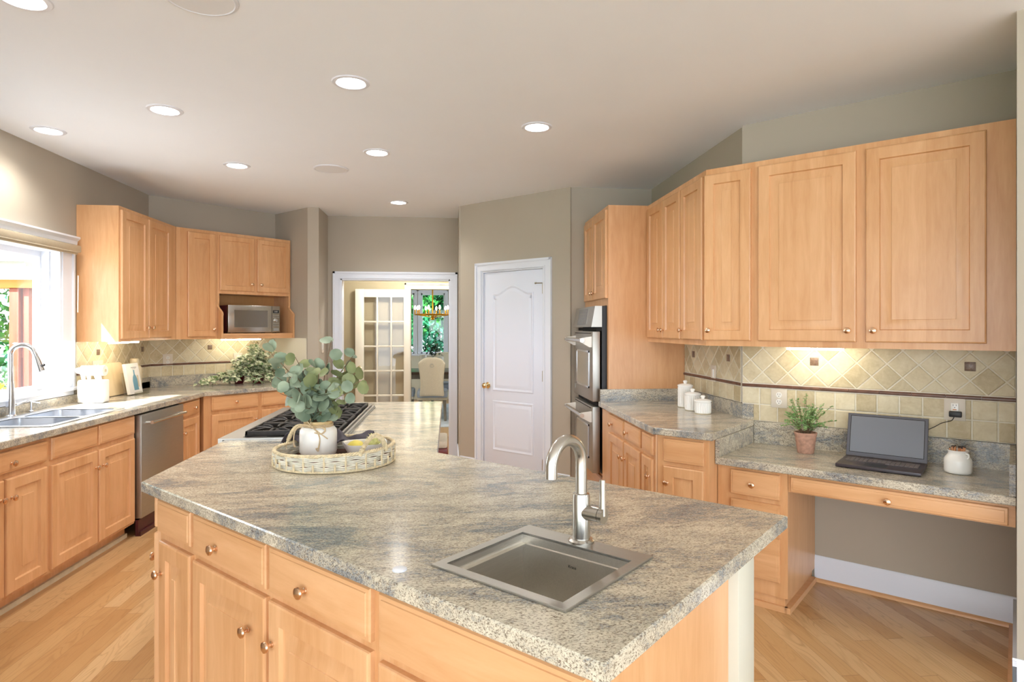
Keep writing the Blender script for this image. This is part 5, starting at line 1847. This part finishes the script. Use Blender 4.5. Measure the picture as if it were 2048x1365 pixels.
# thing on the sill
random.seed(8)
sl = thing('flower_cup', 'small white cup with yellow petals on the window sill', 'flower', FL, (4.33, 2.90, 1.035))
part(sl, 'cup', MB().lathe([(.02, 1.035), (.028, 1.04), (.034, 1.085), (.030, 1.085), (.02, 1.045)], (4.30, 2.91, 0), 'z', 20), 'white')
lm_ = MB()
for k in range(26):
    leaf_blade(lm_, (4.31 + random.uniform(-.03, .04), 2.91 + random.uniform(-.015, .015), 1.09 + random.uniform(-.01, .02)), rnd_dir(0, .8), rnd_dir(), .055, .03, .1, .3)
part(sl, 'petal', lm_, 'yellowfl', smooth=180)
cm = MB()
vs = []
for i in range(25):
    for j in range(9):
        u = i / 24; v = j / 8
        vs.append((4.42 + u * .40, 2.865 + v * .06, 1.046 + .010 * math.sin(u * 21 + v * 4) * math.sin(PI * v) + .008 * math.sin(u * 9) ** 2))
fs = [(i * 9 + j, (i + 1) * 9 + j, (i + 1) * 9 + j + 1, i * 9 + j + 1) for i in range(24) for j in range(8)]
solo('dish_cloth', MB().add(vs, fs), 'whitep', 'rumpled white cloth lying on the window sill', 'cloth', FL, (4.62, 2.90, 1.035), smooth=180, mod=solid2(.004))

# ---- trailing plant on the left counter
random.seed(31)
VX, VY = 3.20, 6.16        # frame FD: u along the diagonal wall, v towards it
for (u, v, s_, lab) in ((3.16, 6.20, .9, 'glossy dark red pot under the trailing variegated plant, the left one'), (3.31, 6.10, 1.1, 'glossy dark red pot under the trailing variegated plant, the right larger one')):
    solo('plant_pot', MB().lathe([(.045 * s_, .9147), (.062 * s_, 1.0), (.066 * s_, 1.004), (.066 * s_, 1.014), (.058 * s_, 1.014), (.055 * s_, .995)], (u, v, 0), 'z', 32), 'redpot', lab, 'pot', FD, (u, v, .9147), 'dark red plant pots')
vp = thing('trailing_plant', 'variegated cream and green trailing plant spilling over the left counter', 'plant', FD, (3.26, 6.14, .99))
stm, lvm = MB(), MB()
ends = []
for k in range(34):      # upright dome
    a = random.uniform(0, 2 * PI); r_ = random.uniform(.02, .26)
    ends.append((3.30 + r_ * math.cos(a), 6.12 + .6 * r_ * math.sin(a) - .01, 1.02 + random.uniform(.08, .31) * (1 - (r_ / .34) ** 2)))
for k in range(20):      # trailing to the left along the counter
    t = random.random()
    ends.append((3.12 - .42 * t, 6.05 + random.uniform(-.06, .20), .935 + (1 - t) * random.uniform(0, .16)))
for k in range(7):
    ends.append((3.30 + random.uniform(-.15, .22), 5.98 + random.uniform(-.03, .04), .935 + random.uniform(0, .05)))
for k in range(7):
    ends.append((3.52 + random.uniform(-.04, .08), 6.1 + random.uniform(-.08, .1), .97 + random.uniform(0, .2)))
for e in ends:
    b = Vector((3.28 + random.uniform(-.06, .06), 6.13 + random.uniform(-.03, .03), 1.005)); e = Vector(e)
    e.y = min(e.y, 6.40)
    mid = b.lerp(e, .5) + Vector((0, 0, .05))
    pts = cubic([b, mid, e], 6)
    stm.tube(pts, .0018, 4)
    for j in range(3, len(pts)):
        for q in range(1 + j % 2):
            dd_ = rnd_dir(-.5, .5) + Vector((0, -.5, .1))
            leaf_blade(lvm, pts[j] + Vector((0, 0, .002)), dd_, Vector((0, -.6, 1)) + rnd_dir() * .6, random.uniform(.055, .085), random.uniform(.032, .046), .12, .35)
for p in lvm.v:
    p.z = max(p.z, .917); p.y = min(p.y, 6.425)
part(vp, 'vine_stem', stm, 'stem')
part(vp, 'foliage', lvm, 'leafvar', smooth=180)
solo('stoneware_mug', MB().lathe([(.058, .9147), (.062, .92), (.056, .935), (.058, .95), (.056, .97), (.058, .99), (.055, 1.01), (.056, 1.035), (.05, 1.035), (.048, 1.0)], (3.545, 6.05, 0), 'z', 28), 'stoneware',
     'pale ribbed stoneware vase at the right end of the trailing plant', 'vase', FD, (3.545, 6.05, .9147))

# ---- bar stool at the far end of the wing
bs_ = thing('bar_stool', 'cherry wood bar stool with a cream seat tucked under the island wing', 'bar stool', F0, (-.20, 4.66, 0))
part(bs_, 'seat_cushion', MB().cbox(-.385, -.012, 4.48, 4.85, .612, .668, .018), 'creamfab')
part(bs_, 'seat_frame', MB().cbox(-.385, -.012, 4.475, 4.855, .565, .612, .004), 'cherry')
for sx, sy in ((-1, -1), (1, -1), (-1, 1), (1, 1)):
    part(bs_, 'leg', MB().tube([(-.20 + sx * .165, 4.665 + sy * .165, .60), (-.19 + sx * .19, 4.665 + sy * .21, .0)], [.021, .016], 4), 'cherry')
part(bs_, 'footrest', MB().box(-.38, 0.0, 4.455, 4.475, .22, .245), 'cherry')
part(bs_, 'footrest', MB().box(-.38, 0.0, 4.855, 4.875, .22, .245), 'cherry')

# ---- dining room
def arc_sheet(cx_, cy_, sgn, z0, z1, prof_w, prof_y, n=14, m=14, dep=.10):
    vs = []
    for i in range(m + 1):
        t = i / m; z = z0 + (z1 - z0) * t
        w_ = prof_w(t); off = prof_y(t)
        for k in range(n + 1):
            s_ = -1 + 2 * k / n
            topdrop = .10 * abs(s_) ** 3.5 * max(0, (t - .6) / .4)
            vs.append((cx_ + s_ * w_ / 2, cy_ + sgn * (off - dep * abs(s_) ** 3), z - topdrop))
    fs = [(i * (n + 1) + k, i * (n + 1) + k + 1, (i + 1) * (n + 1) + k + 1, (i + 1) * (n + 1) + k) for i in range(m) for k in range(n)]
    return MB().add(vs, fs)


def dining_chair(x, y, sgn, lab):
    """sgn = -1: back towards the camera"""
    t = thing('dining_chair', lab, 'chair', F0, (x, y, 0), 'linen dining chairs')
    part(t, 'backrest', arc_sheet(x, y, sgn, .42, 1.035, lambda q: .355 + .13 * max(0, q - .35) ** .8 + .09 * max(0, .5 - q), lambda q: .02 + .07 * q, dep=-.08 * 1), 'linen', smooth=180, mod=solid2(.035))
    part(t, 'pull_ring', MB().tube([(x + .028 * math.cos(a), y + sgn * .125, .90 + .028 * math.sin(a)) for a in [k * PI / 8 for k in range(16)]], .004, 6, closed=True)
         .lathe([(.001, .935), (.012, .93), (.012, .922), (.001, .918)], (x, y + sgn * .115, 0), 'z', 12), 'hingem')
    s0, s1 = sorted((y - sgn * .03, y - sgn * .46))
    part(t, 'seat', MB().cbox(x - .24, x + .24, s0, s1, .38, .50, .03), 'seatfab')
    part(t, 'seat_rail', MB().cbox(x - .235, x + .235, s0 + .01, s1 - .01, .345, .385, .008), 'linen')
    for dx in (-.19, .19):
        for yy in (s0 + .045, s1 - .045):
            part(t, 'leg', MB().tube([(x + dx, yy, .36), (x + dx * 1.08, yy, .0125)], [.026, .018], 8), 'greyleg')


dining_chair(-.265, 9.78, -1, 'cream linen dining chair with its tufted back to the doorway')
dining_chair(-.80, 9.95, -1, 'cream linen dining chair half hidden at the left of the doorway view')
dining_chair(-.10, 11.55, 1, 'cream linen dining chair on the far side of the dining table')
dining_chair(.38, 9.85, -1, 'cream linen dining chair mostly hidden by the right door casing')
dt = thing('dining_table', 'dark wood dining table in the room beyond the doorway', 'table', F0, (-.25, 10.7, 0))
part(dt, 'tabletop', MB().cbox(-1.2, .9, 10.22, 11.18, .72, .765, .006), 'tabledark')
part(dt, 'apron', MB().box(-1.05, .75, 10.32, 11.08, .64, .72), 'greyleg')
for x in (-1.05, .75):
    for y in (10.32, 11.08):
        part(dt, 'leg', MB().cbox(x - .04, x + .04, y - .04, y + .04, .0125, .66, .004), 'greyleg')
for (x, y, r_, h, lab) in ((-.44, 10.62, .062, .26, 'white cylindrical vase at the left on the dining table'), (-.15, 10.80, .055, .22, 'white cylindrical vase at the right on the dining table')):
    solo('vase', MB().lathe([(r_ * .9, .7655), (r_, .78), (r_, .765 + h), (r_ * .88, .765 + h), (r_ * .85, .80)], (x, y, 0), 'z', 24), 'white', lab, 'vase', F0, (x, y, .766))
bv = thing('blue_vase', 'teal blue bell shaped vase with dark leaves on the dining table', 'vase', F0, (-.27, 10.45, .766))
part(bv, 'vase_body', MB().lathe([(.09, .7655), (.085, .785), (.045, .85), (.022, .92), (.018, .98), (.026, 1.0), (.018, 1.0), (.014, .95)], (-.27, 10.45, 0), 'z', 24), 'blue')
random.seed(6)
lm_ = MB()
for k in range(60):
    a = random.uniform(0, 2 * PI); r_ = random.uniform(.01, .16)
    leaf_blade(lm_, (-.27 + r_ * math.cos(a), 10.45 + r_ * math.sin(a) * .7, 1.02 + random.uniform(0, .16) * (1 - r_)), rnd_dir(-.1, .9), rnd_dir(), .06, .03, .1, .3)
for k in range(12):
    a = 2 * PI * k / 12
    lm_.tube([(-.27, 10.45, .99), (-.27 + .10 * math.cos(a), 10.45 + .07 * math.sin(a), 1.13)], .0015, 4)
part(bv, 'leaf', lm_, 'leafdark', smooth=180)
solo('area_rug', MB().cbox(-2.2, 1.9, 9.30, 12.1, .0, .012, .004), 'rug', 'pale blue area rug under the dining table', 'rug', F0, (-.2, 10.7, 0))

CX_, CY_ = -.283, 10.75
cd = thing('chandelier', 'gold ring chandelier with candle lamps in the dining room', 'chandelier', F0, (CX_, CY_, 2.76))
part(cd, 'down_rod', MB().tube([(CX_, CY_, 1.66), (CX_, CY_, 2.74)], .011, 10), 'gold')
part(cd, 'canopy', MB().lathe([(.001, 2.72), (.05, 2.725), (.06, 2.745), (.06, 2.759)], (CX_, CY_, 0), 'z', 24), 'gold')
part(cd, 'hub', MB().lathe([(.001, 1.62), (.03, 1.625), (.035, 1.64), (.022, 1.66), (.03, 1.68), (.015, 1.70)], (CX_, CY_, 0), 'z', 20), 'gold')
part(cd, 'ring', MB().tube([(CX_ + .30 * math.cos(k * PI / 24), CY_ + .30 * math.sin(k * PI / 24), 1.715) for k in range(48)], .011, 8, closed=True), 'gold')
for k in range(10):
    a = k * PI / 5 + .12
    x, y = CX_ + .30 * math.cos(a), CY_ + .30 * math.sin(a)
    if k % 2 == 0: part(cd, 'arm', MB().tube([(CX_, CY_, 1.665), (x, y, 1.712)], .006, 6), 'gold')
    c_ = part(cd, 'candle_holder', MB().tube([(x, y, 1.715), (x, y, 1.80)], .010, 10), 'gold')
    part(c_, 'bulb', MB().lathe([(.006, 1.80), (.015, 1.815), (.018, 1.833), (.011, 1.855), (.001, 1.872)], (x, y, 0), 'z', 12), 'bulb')
hl = thing('hall_fill_light', 'unseen round ceiling lamp added to light the hall', 'ceiling light', F0, (-.5, 8.1, CH))  # lamp out of view, added to brighten the hall
part(hl, 'shade', MB().lathe([(.001, CH - .09), (.10, CH - .08), (.15, CH - .04), (.16, CH - .002)], (-.5, 8.1, 0), 'z', 32), 'lens')
pl_ = bpy.data.lights.new('hall_fill_lamp', 'POINT'); pl_.energy = 30; pl_.shadow_soft_size = .12; pl_.color = (1, .95, .86)
po = bpy.data.objects.new('hall_fill_lamp', pl_); COL.objects.link(po); po.parent = hl.o; po.location = (0, 0, -.16)


# ================================================================== OUTSIDE
def tree(name, lab, x, y, z0, h, r, n, mat, s=.14, group='trees outside', cat='tree'):
    t = thing(name, lab, cat, F0, (x, y, z0), group)
    part(t, 'trunk', MB().tube([(x, y, z0), (x + .05, y, z0 + h * .4), (x, y + .05, z0 + h * .75)], [.12, .09, .04], 10), 'bark')
    mb = MB()
    blobs = [(x + random.uniform(-.55, .55) * r, y + random.uniform(-.5, .5) * r, z0 + h * random.uniform(.25, .95), r * random.uniform(.35, .65)) for _ in range(14)]
    for i in range(n):
        b = random.choice(blobs)
        d_ = rnd_dir() * (b[3] * random.uniform(.75, 1.0))
        leaf_blade(mb, (b[0] + d_.x, b[1] + d_.y, max(z0, b[2] + d_.z)), rnd_dir(), rnd_dir(), s * random.uniform(.7, 1.3), s * .6, .1, .2, n=2)
    part(t, 'foliage', mb, mat, smooth=180)


random.seed(77)
tree('leafy_tree', 'bright green tree seen through the dining room window', -1.2, 16.8, -.3, 5.2, 1.7, 3400, 'tree1', s=.17)
tree('leafy_tree', 'teal green tree at the right behind the dining room window', 1.2, 17.4, -.3, 5.4, 1.8, 3200, 'tree2', s=.18)
tree('leafy_tree', 'tall dense tree filling the back of the dining room window view', -.4, 20.5, -.3, 8.5, 3.6, 6000, 'tree2', s=.42)
tree('leafy_tree', 'low green bush directly outside the dining room window', -.3, 15.4, -.3, 1.7, 1.3, 1500, 'tree2')
tree('garden_shrub', 'green shrub beyond the cedar post outside the kitchen window', -6.6, 9.2, -.3, 2.6, 1.5, 2200, 'tree1', s=.12)
tree('garden_shrub', 'tall green shrub at the far left outside the kitchen window', -8.6, 10.8, -.3, 4.6, 2.0, 2400, 'tree2', s=.16)
pp = thing('porch', 'white porch with cedar post and amber beam outside the kitchen window', 'porch', F0, (-4.9, 7.5, -.3))
part(pp, 'post', MB().cbox(-4.875, -4.775, 7.42, 7.60, -.3, 1.93, .006), 'cedar')
part(pp, 'post', MB().cbox(-4.76, -4.69, 7.46, 7.60, -.3, 1.93, .006), 'cedar')
part(pp, 'beam', MB().box(-7.6, -4.62, 7.40, 7.62, 1.93, 2.02), 'amber')
part(pp, 'fascia', MB().box(-7.6, -4.60, 7.30, 7.66, 2.02, 2.16).box(-7.6, -4.60, 7.20, 7.66, 2.21, 2.50), 'porch')
part(pp, 'gutter', MB().box(-7.6, -4.60, 7.26, 7.66, 2.16, 2.21), 'keypad')
part(pp, 'roof', MB().box(-7.6, -4.5, 7.1, 9.5, 2.50, 2.62), 'porch')
part(pp, 'deck', MB().box(-7.6, -4.5, 7.1, 9.5, -.3, -.12), 'cedar')
part(pp, 'brace', MB().box(-4.775, -4.76, 7.47, 7.55, 1.15, 1.23), 'cedar')
